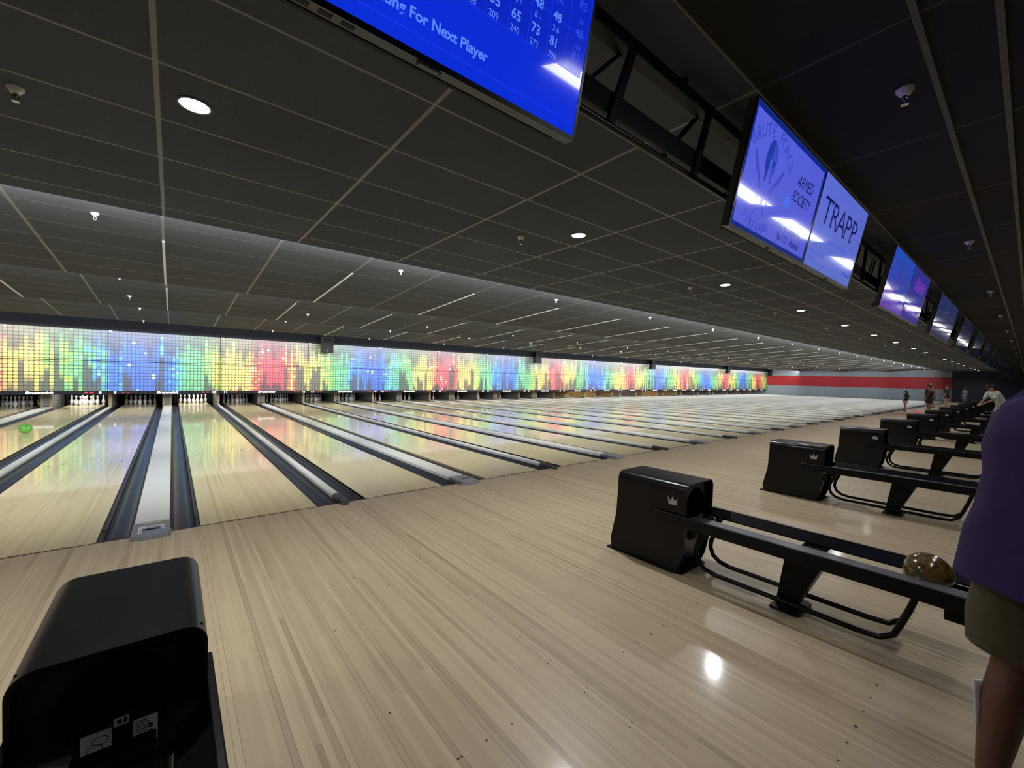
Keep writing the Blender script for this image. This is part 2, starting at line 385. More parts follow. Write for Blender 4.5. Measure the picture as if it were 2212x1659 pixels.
for y1, xs in ((4.5, range(0, 26)), (8.6, range(0, 26)), (12.75, range(0, 26))):
    for i in xs:
        x = .04+2.4*(i-3)
        if i == 3 and y1 > 9: continue
        if y1 > 9 and i < 5: continue
        if XL+.1 < x < XR-.1:
            z = lambda y: 3.0+.069*(y1-y)
            b = MB().prism([(y1-2.45, z(y1-2.45)-.012), (y1-.01, z(y1-.01)-.012), (y1-.01, z(y1-.01)+.004), (y1-2.45, z(y1-2.45)+.004)], x-.013, x+.013, 'x')
            struct('trim_%d' % n_, b, WB); n_ += 1
for y in (-4.71, -4.93):           # ceiling tracks behind the monitors
    struct('trim_%d' % n_, MB().box((XL+.05, y-.012, ZC-.012), (XR-.05, y+.012, ZC)), M['tvback']); n_ += 1

# ------------------------------------------------------------------ lanes
lane_d = None
def lane_mesh():
    b = MB().box((0, .004, -.12), (W, 19.1, 0)); b.cm = 1
    for j in range(-3, 4):                                   # darts
        x = W/2+.137*j; y = 4.72-.145*abs(j)
        b.add([(x-.014, y-.08, .0004), (x+.014, y-.08, .0004), (x, y+.07, .0004)], [(0, 1, 2)])
    for j in (-4.2, -3.5, -2.8, 2.8, 3.5, 4.2):
        dot(b, W/2+.1*j, 2.1, .008)
    rnd = random.Random(3)
    for j in range(14):                                      # dark splice marks near the pins
        x = .05+.07*j+rnd.uniform(-.01, .01); y = 12.5+rnd.uniform(-1.9, .9); b.add([(x, y, .0004), (x+.012, y, .0004), (x+.012, y+.3, .0004), (x, y+.3, .0004)], [(0, 1, 2, 3)])
    return b.data('bowling_lane', [M['lane'], M['dart']])
LM = lane_mesh()
def lane_x(n): # left edge of lane number n
    k = (n-9)//2
    return P*k-G1/2-W if n % 2 else P*k+G1/2
def lane_word(n):
    if n < 7: return 'polished maple bowling lane beyond the left edge, %s to the left of lane 7' % ['', 'one', 'two'][7-n]
    if n <= 22: return 'polished maple bowling lane ending under the number %d on the masking band' % n
    c = 44-n
    return 'polished bowling lane far right, %s from the striped side wall' % ORD[c+1]
for n in range(5, 45):
    o = bpy.data.objects.new('bowling_lane', LM); COL.objects.link(o); o.location = (lane_x(n), 0, 0)
    tag(o, lane_word(n), 'bowling lane', 'bowling lanes side by side')

def gutter_prof(flip, wid=.235):
    pr = [(0, -.004), (0, -.028), (.03, -.03), (.038, -.05)]
    for i in range(9):
        a = math.pi*i/8; pr.append((.135-.09*math.cos(a), -.035-.06*math.sin(a)))
    pr += [(.228, -.03), (.2335, -.004)]
    return [(x if not flip else -x, z) for x, z in pr]
def gutter_mb(flip, x):
    pr = [(a+x, b) for a, b in gutter_prof(flip)]
    b = MB(); b.strip(pr[3:], .005, 17.6); b.cm = 1; b.strip(pr[:4], .005, 17.6); b.box((x+(.004 if not flip else -.03), .42, -.034), (x+(.03 if not flip else -.004), .45, -.018)); return b
def divider(wide):
    hw = .132 if wide else .045
    r = empty('ball_return_cover' if wide else 'lane_divider')
    G = G1 if wide else G2
    gutter_mb(False, -G/2).build('gutter', [M['gutter'], M['gledge']], r, smooth=.6)
    gutter_mb(True, G/2).build('gutter', [M['gutter'], M['gledge']], r, smooth=.6)
    h = .042 if wide else .05
    if wide: pr = [(-hw, -.1), (-hw, h-.012), (-hw+.004, h-.004), (-hw+.014, h), (hw-.014, h), (hw-.004, h-.004), (hw, h-.012), (hw, -.1)]
    else: pr = [(-hw, -.1), (-hw, .028), (-hw*.85, .04), (-hw*.45, h), (hw*.45, h), (hw*.85, .04), (hw, .028), (hw, -.1)]
    MB().prism(pr, .24 if wide else .22, 17.55, 'y').build('cover_top', M['cap'], r, smooth=.5)
    if wide:
        b = MB(); out = []
        for (x, y) in [(hw+.004, .25), (hw+.004, -.09), (hw-.004, -.125), (hw-.03, -.15), (.06, -.162), (-.06, -.162), (-hw+.03, -.15), (-hw+.004, -.125), (-hw-.004, -.09), (-hw-.004, .25)]: out.append((x, y))
        b.prism(out, -.002, h+.003, 'z'); b.cm = 1
        b.box((hw-.05, -.13, .001), (hw+.012, .06, .016)); b.box((-hw-.012, -.13, .001), (-hw+.05, .06, .016))
        b.build('end_cap', [M['capend'], M['red']], r, bevel=.006)
    else:
        MB().prism([(-.05, 0), (.05, 0), (.05, .032), (.03, .055), (-.03, .055), (-.05, .032)], .04, .25, 'y').build('end_cap', M['capdark'], r, bevel=.004)
        MB().prism([(-.036, .0), (.036, .0), (.036, .04), (.02, .052), (-.02, .052), (-.036, .04)], -.12, .04, 'y').build('end_nose', M['capdark'], r, bevel=.006)
    return r
wd, nd = divider(True), divider(False)
for k in range(K0, K1+1):
    r = wd if k == K0 else copy_tree(wd); r.location = (P*k, 0, 0)
    n = 9+2*k
    tag(r, ('pale grey ball track cover with gutters between lane %d and lane %d' % (n, n+1)) if n < 22 else 'pale ball track cover with gutters, %s from the striped side wall' % ORD[K1-k+1], 'ball track cover', 'wide covers between paired lanes')
for k in range(K0, K1):
    r = nd if k == K0 else copy_tree(nd); r.location = (P*(k+.5), 0, 0)
    n = 10+2*k
    tag(r, ('narrow white lane divider with dark nose between lane %d and lane %d' % (n, n+1)) if n < 22 else 'narrow white lane divider, %s from the striped side wall' % ORD[K1-k], 'lane divider', 'narrow dividers between lane pairs')
# half gutters at the side walls
struct('trim_%d' % n_, gutter_mb(False, P*K1+G1/2+W), [M['gutter'], M['gledge']]); n_ += 1
struct('trim_%d' % n_, gutter_mb(True, P*K0-G1/2-W), [M['gutter'], M['gledge']]); n_ += 1
# sticker on the nearest cover's end cap, dark mark on the next
def covers(k): return [o for o in bpy.data.objects if o.name.startswith('ball_return_cover') and abs(o.location.x-P*k) < .01][0]
h = .0455
b = MB(); b.box((-.077, .208, h), (.07, .225, h+.0005)); b.cm = 1; b.box((.055, .158, h), (.106, .182, h+.0005)); b.box((-.075, .225, h), (.082, .258, h+.0005))
b.build('yellow_tape', [M['white'], M['yellow']], covers(0))
b = MB(); b.box((-.093, .068, h), (.093, .125, h+.0006)); b.box((-.093, -.082, h), (-.065, .068, h+.0006)); b.box((.068, -.03, h), (.093, .068, h+.0006)); b.cm = 1
b.box((-.08, -.06, h+.0006), (-.068, .05, h+.0009)); b.box((-.04, .08, h+.0006), (.06, .112, h+.0009)); b.box((.074, -.02, h+.0006), (.086, .05, h+.0009)); b.cm = 2
for i in range(12):
    x = -.055+.009*i+random.uniform(-.005, .005); y0_ = random.uniform(-.02, .03); b.box((x, y0_, h), (x+.025, y0_+random.uniform(.008, .03), h+.0006))
b.build('warning_sticker', [M['white'], M['pink'], M['ink']], covers(0))
b = MB(); b.box((-.05, .02, h), (.01, .034, h+.0005)); b.box((-.035, .036, h), (-.02, .055, h+.0005)); b.box((.0, .036, h), (.012, .055, h+.0005)); b.box((.02, .02, h), (.07, .03, h+.0005)); b.box((.045, .034, h), (.085, .05, h+.0005)); b.box((-.02, .06, h), (.09, .068, h+.0005))
b.build('dark_mark', M['ink'], covers(1))

# ------------------------------------------------------------------ kickbacks (pin deck side walls)
for k in range(K0, K1+1):
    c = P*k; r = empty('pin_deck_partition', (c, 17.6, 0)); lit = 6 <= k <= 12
    b = MB(); b.box((-.165, 0, -.1), (-.10, .03, .6)); b.box((.065, 0, -.1), (.13, .03, .6)); b.build('front_edge', M['tan'], r)
    b = MB(); b.box((-.10, .005, .07), (.065, .03, .6)); b.build('front_panel', M['kgrey'], r)
    MB().prism([(-.10, -.05), (.065, -.05), (.065, .04), (-.02, .09), (-.10, .04)], .004, .02, 'y').build('tunnel_mouth', M['dark'], r)
    b = MB(); b.box((-.165, .03, -.1), (-.13, 2.9, 1.2)); b.box((.095, .03, -.1), (.13, 2.9, 1.2)); b.build('side_board', M['pitglow'] if lit and k % 3 else M['kgrey'], r)
    n = 9+2*k
    tag(r, ('wide tan-edged pin deck partition between lane %d and lane %d' % (n, n+1)) if n < 22 else 'wide pin deck partition, %s from the striped side wall' % ORD[K1-k+1], 'partition', 'wide pin deck partitions')
    if k < K1:
        r = empty('pin_deck_partition', (c+P/2, 17.2, 0))
        MB().box((-.045, 0, -.1), (.05, .03, .6)).build('front_edge', M['tan'], r)
        MB().box((-.045, .03, -.1), (.05, 3.3, 1.2)).build('side_board', M['pitglow'] if lit and k % 3 else M['kgrey'], r)
        n += 1
        tag(r, ('narrow tan-edged pin deck partition between lane %d and lane %d' % (n, n+1)) if n < 22 else 'narrow pin deck partition, %s from the striped side wall' % ORD[K1-k], 'partition', 'narrow pin deck partitions')
pc = {}
for n in range(5, 45):
    x = lane_x(n); red = n in (22, 23, 24, 25, 26, 27, 28, 29, 31, 32, 33)
    b = MB(); 
    for i in range(14):
        xa = x-.2+i*.104; b.prism([(xa, 19.78), (xa+.052, 19.74), (xa+.104, 19.78), (xa+.104, 19.82), (xa, 19.82)], -.05, 1.1, 'z')
    o = b.build('pit_curtain', M['redcurtain'] if red else M['dark'])
    tag(o, ('%s pit curtain hanging behind the pins of lane %d' % ('dark red' if red else 'black', n)) if n < 22 else '%s pit curtain behind the pins, %s lane from the striped wall' % ('dark red' if red else 'black', ORD[45-n]), 'pit curtain', 'pit curtains behind the pins')
    if n in (8, 10): area('pin_light', (x+W/2, 18.0, 1.0), .9, .12, 26, (1, .99, .95), (0, .55, -1))
    elif red or n in (30,): area('pin_light', (x+W/2, 18.3, 1.0), .9, .12, random.choice([1, 3, 9]), (1, .85, .6), (0, .35, -1))
    else: area('pin_light', (x+W/2, 18.0, 1.0), .9, .12, .9, (1, .97, .95), (0, .5, -1))

# ------------------------------------------------------------------ pins
prof = [(.0001, 0), (.026, 0), (.029, .008), (.036, .03), (.046, .06), (.0565, .09), (.0605, .114), (.0585, .14), (.051, .17), (.040, .197), (.030, .222), (.0245, .245), (.0228, .262), (.0235, .278), (.0265, .30), (.031, .325), (.0323, .342), (.030, .360), (.023, .374), (.011, .3805), (.0001, .381)]
b = MB(); b.lathe(prof, n=18); me_pin = b.data('bowling_pin', [M['white'], M['red']], smooth=1.5)
for pl in me_pin.polygons:
    z = pl.center.z
    if .243 < z < .254 or .272 < z < .285: pl.material_index = 1
PN = ['front one', 'left of second row', 'right of second row', 'left of third row', 'middle of third row', 'right of third row', 'far left of back row', 'inner left of back row', 'inner right of back row', 'far right of back row']
pp = [(0, 0), (-.1524, .264), (.1524, .264), (-.3048, .528), (0, .528), (.3048, .528), (-.457, .792), (-.1524, .792), (.1524, .792), (.457, .792)]
pinsets = {n: range(10) for n in range(7, 23)}
pinsets[15] = [0, 1, 3, 6]; pinsets[17] = [0, 1, 2, 4]; pinsets[16] = [0, 1, 3, 2, 6, 7]
for n in range(23, 31): pinsets[n] = [0, 1, 2, 3, 4]
for n, s in pinsets.items():
    for i in s:
        o = bpy.data.objects.new('bowling_pin', me_pin); COL.objects.link(o); o.location = (lane_x(n)+W/2+pp[i][0], 18.288+pp[i][1], .0002)
        lit = 'brightly lit' if n in (8, 10) else 'dim'
        where = '%s lane %d' % (lit, n) if n <= 22 else 'the %s lane from the striped wall' % ORD[45-n]
        tag(o, 'white bowling pin, %s, on %s' % (PN[i], where), 'bowling pin', 'bowling pins standing on the decks')

# ------------------------------------------------------------------ masking units
def mask_unit(k):
    r = empty('masking_unit', (P*k, 16.4, .53)); h = P/2-.011; z0 = .53
    MB().box((-h, 0, 1.765-z0), (h, .04, 2.89-z0)).build('upper_panel', M['mask'], r)
    MB().box((-h, 0, .662-z0), (h, .04, 1.743-z0)).build('lower_panel', M['mask'], r)
    MB().box((-h, -.006, 0), (h, .05, .66-z0)).build('bottom_rail', M['fascia'], r)
    MB().box((-h, -.02, 2.86-z0), (-h+.1, .0, 2.885-z0)).build('seam_bracket', M['white'], r)
    n = 9+2*k
    text('brand_lettering', 'Brunswick', .128, M['wtext'], r, Matrix.Translation((0, -.0075, .026)) @ FACE_Y @ Matrix.Diagonal((1.22, 1, 1, 1)), bold=.006, shear=.25)
    text('lane_number', str(n), .115, M['wtext'], r, Matrix.Translation((-P/2+.20, -.0075, .026)) @ FACE_Y @ Matrix.Diagonal((1.35, 1, 1, 1)), bold=.005)
    text('lane_number', str(n+1), .115, M['wtext'], r, Matrix.Translation((P/2-.20, -.0075, .026)) @ FACE_Y @ Matrix.Diagonal((1.35, 1, 1, 1)), bold=.005)
    for s in (-1, 1):
        for j in (0, 1):
            x = s*(P/2-.42-.14*j); lit = s == 1 and n+1 in (8, 10, 24) and not (n+1 == 10 and j == 0) or n == 23 and s == -1
            MB().prism([(x+.05*math.cos(a*math.pi/6), .065+.026*math.sin(a*math.pi/6)) for a in range(12)], -.012, -.006, 'y').build('foul_lamp', M['redled'] if lit else M['redled2'], r)
    if n < 22: tag(r, 'masking panel of coloured cells above lane %d and lane %d' % (n, n+1), 'masking panel', 'masking panels over the pin decks')
    else: tag(r, 'masking panel of coloured cells, %s from the striped side wall' % ORD[K1-k+1], 'masking panel', 'masking panels over the pin decks')
M['wtext'] = mat('white_print', (.85, .85, .85), .4, var=.02)
for k in range(K0, K1+1): mask_unit(k)

# ------------------------------------------------------------------ ball returns
def ellipse_panel(mb, hw, hz, zc0, w0, z0, z1, y):
    """flat panel with oval hole"""
    n = 28; vs = []; fs = []
    for k in range(n):
        a = 2*math.pi*k/n; ca, sa = math.cos(a), math.sin(a)
        vs.append((hw*ca, y, zc0+hz*sa))
        t_ = min(w0/abs(ca) if abs(ca) > 1e-6 else 9, ((z1-zc0) if sa > 0 else (zc0-z0))/abs(sa) if abs(sa) > 1e-6 else 9)
        vs.append((ca*t_, y, zc0+sa*t_))
    for k in range(n):
        j = (k+1) % n; fs.append((2*k, 2*k+1, 2*j+1, 2*j))
    mb.add(vs, fs)
def make_return():
    r = empty('ball_return', (0, 0, 0))
    # hood: side profile in Y,Z, lofted across X with rounded shoulders
    F = [(-3.33, .012), (-3.36, .08), (-3.392, .24), (-3.405, .46), (-3.41, .715)]    # front edge bottom->top
    Bk = [(-2.712, .012), (-2.703, .06), (-2.70, .1), (-2.755, .33), (-2.775, .46), (-2.775, .715)]
    def yf(tab, z):
        for (y0, z0), (y1, z1) in zip(tab, tab[1:]):
            if z <= z1: return y0+(y1-y0)*(z-z0)/(z1-z0)
        return tab[-1][0]
    hw, rr = .215, .062; sec = []
    zs = [.012, .03, .06, .1, .16, .24, .33, .42, .52, .60, .715-rr]
    for z in zs: sec.append((-(hw-.012*(1-min(1, z/.5))), z))
    for i in range(1, 9):
        a = math.pi/2*i/8; sec.append((-hw+rr-rr*math.cos(a), .715-rr+rr*math.sin(a)))
    full = sec+[(-x, z) for x, z in reversed(sec)]
    def hood(off, yfo, yba):
        vs = []; n = len(full)
        for fr in (0, 1):
            for x, z in full:
                sx = x*(1-off/hw); sz = z if z < .6 else z-off
                vs.append((sx, (yf(F, z)+yfo) if fr == 0 else (yf(Bk, z)-yba), sz))
        return vs, n
    b = MB(); vs, n = hood(0, 0, 0)
    b.add(vs, [(i, i+1, n+i+1, n+i) for i in range(n-1)])
    vi, _ = hood(.012, 0, 0)
    b.add(vi, [(i, i+1, n+i+1, n+i) for i in range(n-1)])
    b.add(vs[:n]+vi[:n], [(i, i+1, n+i+1, n+i) for i in range(n-1)])       # front rim
    b.add(vs[n:], [tuple(range(n))])                                         # back face
    b.build('hood', M['black'], r, smooth=.7)
    # recessed front plate with oval mouth
    p = MB(); ellipse_panel(p, .136, .128, .535, .2035, .405, .70, -3.37); 
    p.prism([(-3.37, .405), (-3.37, .39), (-3.345, .22), (-3.30, .03), (-3.29, .03), (-3.33, .22), (-3.355, .405)], -.197, .197, 'x')
    p.build('front_plate', M['black'], r)
    t_ = MB(); n2 = 28; ring = [(.136*math.cos(2*math.pi*k/n2), .535+.128*math.sin(2*math.pi*k/n2)) for k in range(n2)]
    t_.add([(x, -3.37, z) for x, z in ring]+[(x, -3.10, z) for x, z in ring], [(i, (i+1) % n2, n2+(i+1) % n2, n2+i) for i in range(n2)]+[tuple(range(n2, 2*n2))])
    t_.build('mouth', M['black'], r, smooth=1)
    t_ = MB(); t_.box((-.06, -3.375, .24), (.06, -3.335, .33)); t_.build('service_knob', M['dark'], r, bevel=.02)
    b = MB(); b.prism([(-.215, -2.665), (.215, -2.665), (.215, -3.30), (.18, -3.375), (-.18, -3.375), (-.215, -3.30)], 0, .012, 'z'); b.build('base_plate', M['blackm'], r, bevel=.004)
    # crown decals on both flanks
    for s in (-1, 1):
        pts = [(-.036, .025), (-.043, .06+.018), (-.020, .052), (0, .085), (.020, .052), (.043, .078), (.036, .025)]
        e = MB(); e.prism([(-3.294+y_, .52+z_) for y_, z_ in [(-.033, .022), (-.043, .08), (-.018, .05), (0, .088), (.018, .05), (.043, .08), (.033, .022)]], s*.2155, s*.2165, 'x'); e.build('crown_decal', M['decal'], r)
        x0, x1 = s*.2165, s*.243
        e = MB(); e.prism([(min(x0, x1), .392), (max(x0, x1), .392), (max(x0, x1), .474), (min(x0, x1), .474)], -5.08, -3.156, 'y'); e.build('side_rail', M['rail'], r, bevel=.005)
        e = MB(); e.prism([(-.2165, .469), (-.088, .462), (-.088, .452), (-.2165, .455)] if s < 0 else [(.2165, .47), (.135, .428), (.135, .418), (.2165, .455)], -5.05, -3.43, 'y'); e.build('ball_track', M['track' if s < 0 else 'rail'], r)
        # underslung tubes
        xx = s*.115; path = [(xx, -3.50, .42), (xx, -3.505, .36), (xx, -3.475, .27), (xx, -3.455, .19)]
        for i in range(0, 7):
            a = math.pi*(1-.5*i/6)+.0; path.append((xx, -3.56-.11*math.cos(a), .175-.115*math.sin(math.pi*.5*i/6)))
        path = [(xx, -3.52, .42), (xx, -3.50, .34), (xx, -3.455, .24), (xx, -3.447, .18), (xx, -3.47, .12), (xx, -3.52, .083), (xx, -3.6, .068), (xx, -4.0, .066), (xx, -4.44, .064), (xx, -4.54, .072), (xx, -4.60, .115), (xx, -4.625, .18), (xx, -4.66, .28), (xx, -4.70, .42)]
        MB().tube(path, .0165, 12).build('guard_tube', M['rail'], r, smooth=1)
    e = MB(); e.box((-.2165, -5.10, .36), (.2165, -5.05, .47)); e.box((-.2165, -4.90, .33), (.2165, -4.80, .39)); e.build('end_stop', M['blackm'], r, bevel=.006)
    e = MB(); e.box((-.09, -3.48, .33), (.09, -3.42, .44)); e.box((-.2165, -3.50, .385), (.2165, -3.46, .41)); e.build('cross_bracket', M['blackm'], r, bevel=.004)
    e = MB(); e.add([(-.11, -4.05, .40), (.11, -4.05, .40), (.11, -4.27, .40), (-.11, -4.27, .40), (-.07, -3.985, .02), (.07, -3.985, .02), (.07, -4.10, .02), (-.07, -4.10, .02)], [(0, 1, 2, 3), (7, 6, 5, 4), (0, 4, 5, 1), (1, 5, 6, 2), (2, 6, 7, 3), (3, 7, 4, 0)])
    e.box((-.2165, -4.22, .39), (.2165, -4.08, .41)); e.build('pedestal', M['blackm'], r, bevel=.008)
    MB().prism([(-.13, -3.97), (.13, -3.97), (.14, -4.0), (.14, -4.12), (.11, -4.15), (-.11, -4.15), (-.14, -4.12), (-.14, -4.0)], 0, .018, 'z').build('foot_plate', M['blackm'], r, bevel=.005)
    return r
br = make_return()
for k in range(0, K1+1):
    r = br if k == 0 else copy_tree(br); r.location = (P*k+.02, 0, 0)
    L = {0: 'black ball return hood in the near bottom left corner', 1: 'black ball return carrying the brown ball, nearest full one', 2: 'black ball return directly behind the one carrying the brown ball'}
    tag(r, L.get(k, 'black ball return with crown decal, %s in the receding row' % ORD[k+1]), 'ball return', 'ball returns along the approach')
b0 = br
def sticker(x0, x1, z0, z1, nm, kind):
    e = MB(); y = -3.3745; e.box((x0, y, z0), (x1, y+.001, z1)); e.cm = 1
    if kind == 0:
        n3 = 18
        for cx, cz, rx, rz in ((x0+.03, z0+.028, .018, .014), (x0+.042, z0+.05, .018, .013)):
            for k in range(n3):
                a0, a1 = 2*math.pi*k/n3, 2*math.pi*(k+1)/n3
                e.add([(cx+rx*math.cos(a0), y-.0004, cz+rz*math.sin(a0)), (cx+rx*math.cos(a1), y-.0004, cz+rz*math.sin(a1)), (cx+(rx-.002)*math.cos(a1), y-.0004, cz+(rz-.002)*math.sin(a1)), (cx+(rx-.002)*math.cos(a0), y-.0004, cz+(rz-.002)*math.sin(a0))], [(0, 1, 2, 3)])
    elif kind == 1:
        for i in range(9): e.box((x0+.006, y-.0005, z0+.008+i*.008), (x0+.006+random.uniform(.02, .034), y, z0+.0105+i*.008))
        e.box((x1-.022, y-.0005, z0+.022), (x1-.012, y, z0+.038)); e.box((x1-.022, y-.0005, z0+.044), (x1-.012, y, z0+.058))
    else:
        e.box((x0+.008, y-.0005, z0+.005), (x0+.018, y, z1-.005)); e.box((x0+.022, y-.0005, z0+.004), (x1-.005, y, z1-.004))
    e.build(nm, [M['sticker'], M['ink']], b0)
# stickers sit inside the mouth's lower lip on a small plate
MB().box((-.10, -3.372, .375), (.10, -3.362, .50)).build('mouth_lip', M['blackm'], b0)
MB().box((-.02, -3.368, .505), (.026, -3.36, .509)).build('lip_edge', M['chrome'], b0, bevel=.001)
y_ = -3.3735
sticker(-.078, -.012, .385, .462, 'instruction_sticker', 0); sticker(.035, .092, .375, .457, 'notice_sticker', 1); sticker(-.008, .026, .458, .482, 'small_sticker', 2)

# ------------------------------------------------------------------ balls
def marble(name, a, b_, sc=14):
    t = NT(name); g = t.n('ShaderNodeNewGeometry').outputs['Position']; f = t.noise(g, sc, 6, .65)
    t.set(col=t.ramp(f, [(.36, a), (.52, b_), (.62, a)]), rough=.2, coat=.7, crough=.04); return t.m
def ball(x, y, z, mm, label, holes=None):
    r = empty('bowling_ball', (x, y, z)); MB().sphere((0, 0, 0), .108, 36).build('shell', mm, r, smooth=2)
    h_ = MB()
    for dx, dy in ((0, 0), (.03, .0), (.014, .045)):
        d = Vector((dx-.014, dy-.02, .10)).normalized()*.1078; h_.tube([d*.98, d*1.0025], .011, 12)
    h_.build('finger_holes', M['ink'], r); r.rotation_euler = holes or (0.9, .3, 0); tag(r, label, 'bowling ball')
ball(P+.025, -4.715, .476, marble('brown_marble', (.045, .024, .006), (.17, .105, .025)), 'brown and gold marbled bowling ball on the nearest full ball return', (-.5, 2.6, 0))
ball(-2.41, 9.12, .1085, mat('green_ball', (.09, .36, .03), .25, coat=.8, crough=.1), 'lime green bowling ball rolling down lane 8')
ball(33.15, -1.0, .1085, emis('glowing_red', (1, .08, .14), .5, base=(.6, .03, .06)), 'small glowing red-pink ball on the far approach beside the child')
bpy.data.objects['bowling_ball.002'].scale = (.62, .62, .62); bpy.data.objects['bowling_ball.002'].location.z = .068

# ------------------------------------------------------------------ ceiling lamps, sprinklers, speakers
def downlight():
    r = empty('downlight'); b = MB().lathe([(.082, 0), (.086, -.004), (.074, -.006), (.070, 0)], n=32); b.build('trim_ring', M['tvback'], r, smooth=.6)
    MB().lathe([(.0001, -.004), (.070, -.004), (.070, .0)], n=32).build('lens', M['lens'], r)
    l = bpy.data.lights.new('downlight_lamp', 'AREA'); l.shape = 'DISK'; l.size = .13; l.energy = 34; l.color = (.97, .96, 1.0); l.spread = math.radians(150)
    lo = bpy.data.objects.new('downlight_lamp', l); COL.objects.link(lo); lo.location = (0, 0, -.012); lo.parent = r; return r
dl = downlight()
DX = [.23, 3.50, 6.91, 10.37, 13.67, 16.84, 20.1, 23.7, 26.9, 33.5, 37.1, 40.5, 44.1, 49.4, 53.3, 56.9]
for i, x in enumerate(DX):
    r = dl if i == 0 else copy_tree(dl); r.location = (x, -1.97, ZC)
    tag(r, 'bright round downlight in the black tiled ceiling, %s in its row from the left' % ORD[i+1], 'ceiling light', 'downlights over the approach')
r = copy_tree(dl); r.location = (-3.2, -1.97, ZC); tag(r, 'bright round downlight beyond the left edge of the view', 'ceiling light', 'downlights over the approach')
def troffer():
    r = empty('troffer_light'); b = MB(); b.box((-.6, -.15, -.02), (.6, -.13, 0)); b.box((-.6, .13, -.02), (.6, .15, 0)); b.box((-.62, -.15, -.02), (-.6, .15, 0)); b.box((.6, -.15, -.02), (.62, .15, 0)); b.build('frame', M['white'], r)
    MB().box((-.6, -.13, -.012), (.6, .13, -.004)).build('diffuser', M['troffer'], r); return r
tf = troffer()
for i in range(14):
    r = tf if i == 0 else copy_tree(tf); r.location = ([2.6, 4.65, 6.45, 8.9, 10.9, 12.9][i] if i < 6 else 12.9+2.15*(i-5), -5.37, ZC)
    tag(r, 'rectangular ceiling light panel behind the viewpoint, %s from the left' % ORD[i+1], 'ceiling light', 'light panels over the seating')
def sprinkler():
    r = empty('sprinkler'); MB().lathe([(.0001, 0), (.040, 0), (.038, -.012), (.022, -.034), (.0001, -.034)], n=18).build('escutcheon', M['sprink'], r, smooth=.6)
    b = MB().lathe([(.012, -.03), (.014, -.05), (.009, -.06)], n=12); b.tube([(.012, 0, -.05), (.014, 0, -.065), (.004, 0, -.082)], .003, 6); b.tube([(-.012, 0, -.05), (-.014, 0, -.065), (-.004, 0, -.082)], .003, 6); b.build('nozzle', M['chrome'], r, smooth=.8)
    MB().lathe([(.0001, -.08), (.018, -.082), (.018, -.085), (.0001, -.084)], n=14).build('deflector', M['chrome'], r); return r
sp = sprinkler(); first = True
def zat(y):
    for y0, y1 in ((.45, 4.5), (4.5, 8.6), (8.6, 12.75)):
        if y0 < y < y1: return 3.0+.069*(y1-y)
    return ZC
rows = [(-1.5, -.54, 3.63, 'row between the downlights'), (1.45, -.53, 3.55, 'row past the first ceiling step'), (5.5, -.62, 4.0, 'row past the second ceiling step'), (7.3, -.59, 3.57, 'second row past the second ceiling step'), (10.3, -.56, 3.56, 'middle row of the last sloped ceiling bay'), (12.45, -.57, 3.56, 'row nearest the black band over the masking'), (-4.6, 3.06, 3.56, 'row behind the hanging monitors')]
for y, x0, dx, nm in rows:
    i = 0; x = x0
    while x < XR-.5:
        r = sp if first else copy_tree(sp); first = False; i += 1
        r.location = (x, y, zat(y)); s = .95 if y < -4 else .9; r.scale = (s, s, s)
        tag(r, '%s sprinkler, %s from left in the %s' % ('chrome' if y < -4 else 'white', ORD[i], nm), 'sprinkler', 'ceiling sprinkler heads'); x += dx
for i, (x, y, ww, zz) in enumerate([(5.81, 16.0, .56, 2.45), (19.3, 16.0, .56, 2.47), (33.0, 16.0, .56, 2.47), (47.6, 16.0, .6, 2.45), (59.2, 15.9, .7, 2.4)]):
    r = empty('loudspeaker', (x, y, zz)); h2 = 3.22-zz
    MB().prism([(-ww/2, -.17), (ww/2, -.17), (ww*.4, .17), (-ww*.4, .17)], 0, h2, 'z').build('cabinet', M['blackm'], r, bevel=.012)
    MB().box((-ww/2+.03, -.18, .05), (ww/2-.03, -.168, h2-.05)).build('grille', M['dark'], r, bevel=.004)
    MB().box((-ww/2+.09, -.186, h2-.26), (ww/2-.09, -.179, h2-.08)).build('horn', M['fascia'], r, bevel=.004)
    MB().sphere((0, -.182, .10), .022, 12).build('badge', M['pink'], r)
    b = MB(); b.box((-.03, .02, h2), (.03, .08, 3.31-zz)); b.tube([(-ww/2, .1, h2-.1), (-ww/2-.08, .15, h2-.05), (-ww/2-.1, .2, h2)], .012, 6); b.build('bracket', M['fascia'], r)
    tag(r, 'black loudspeaker hanging in front of the masking, %s from the left' % ORD[i+1], 'speaker', 'loudspeakers over the masking')

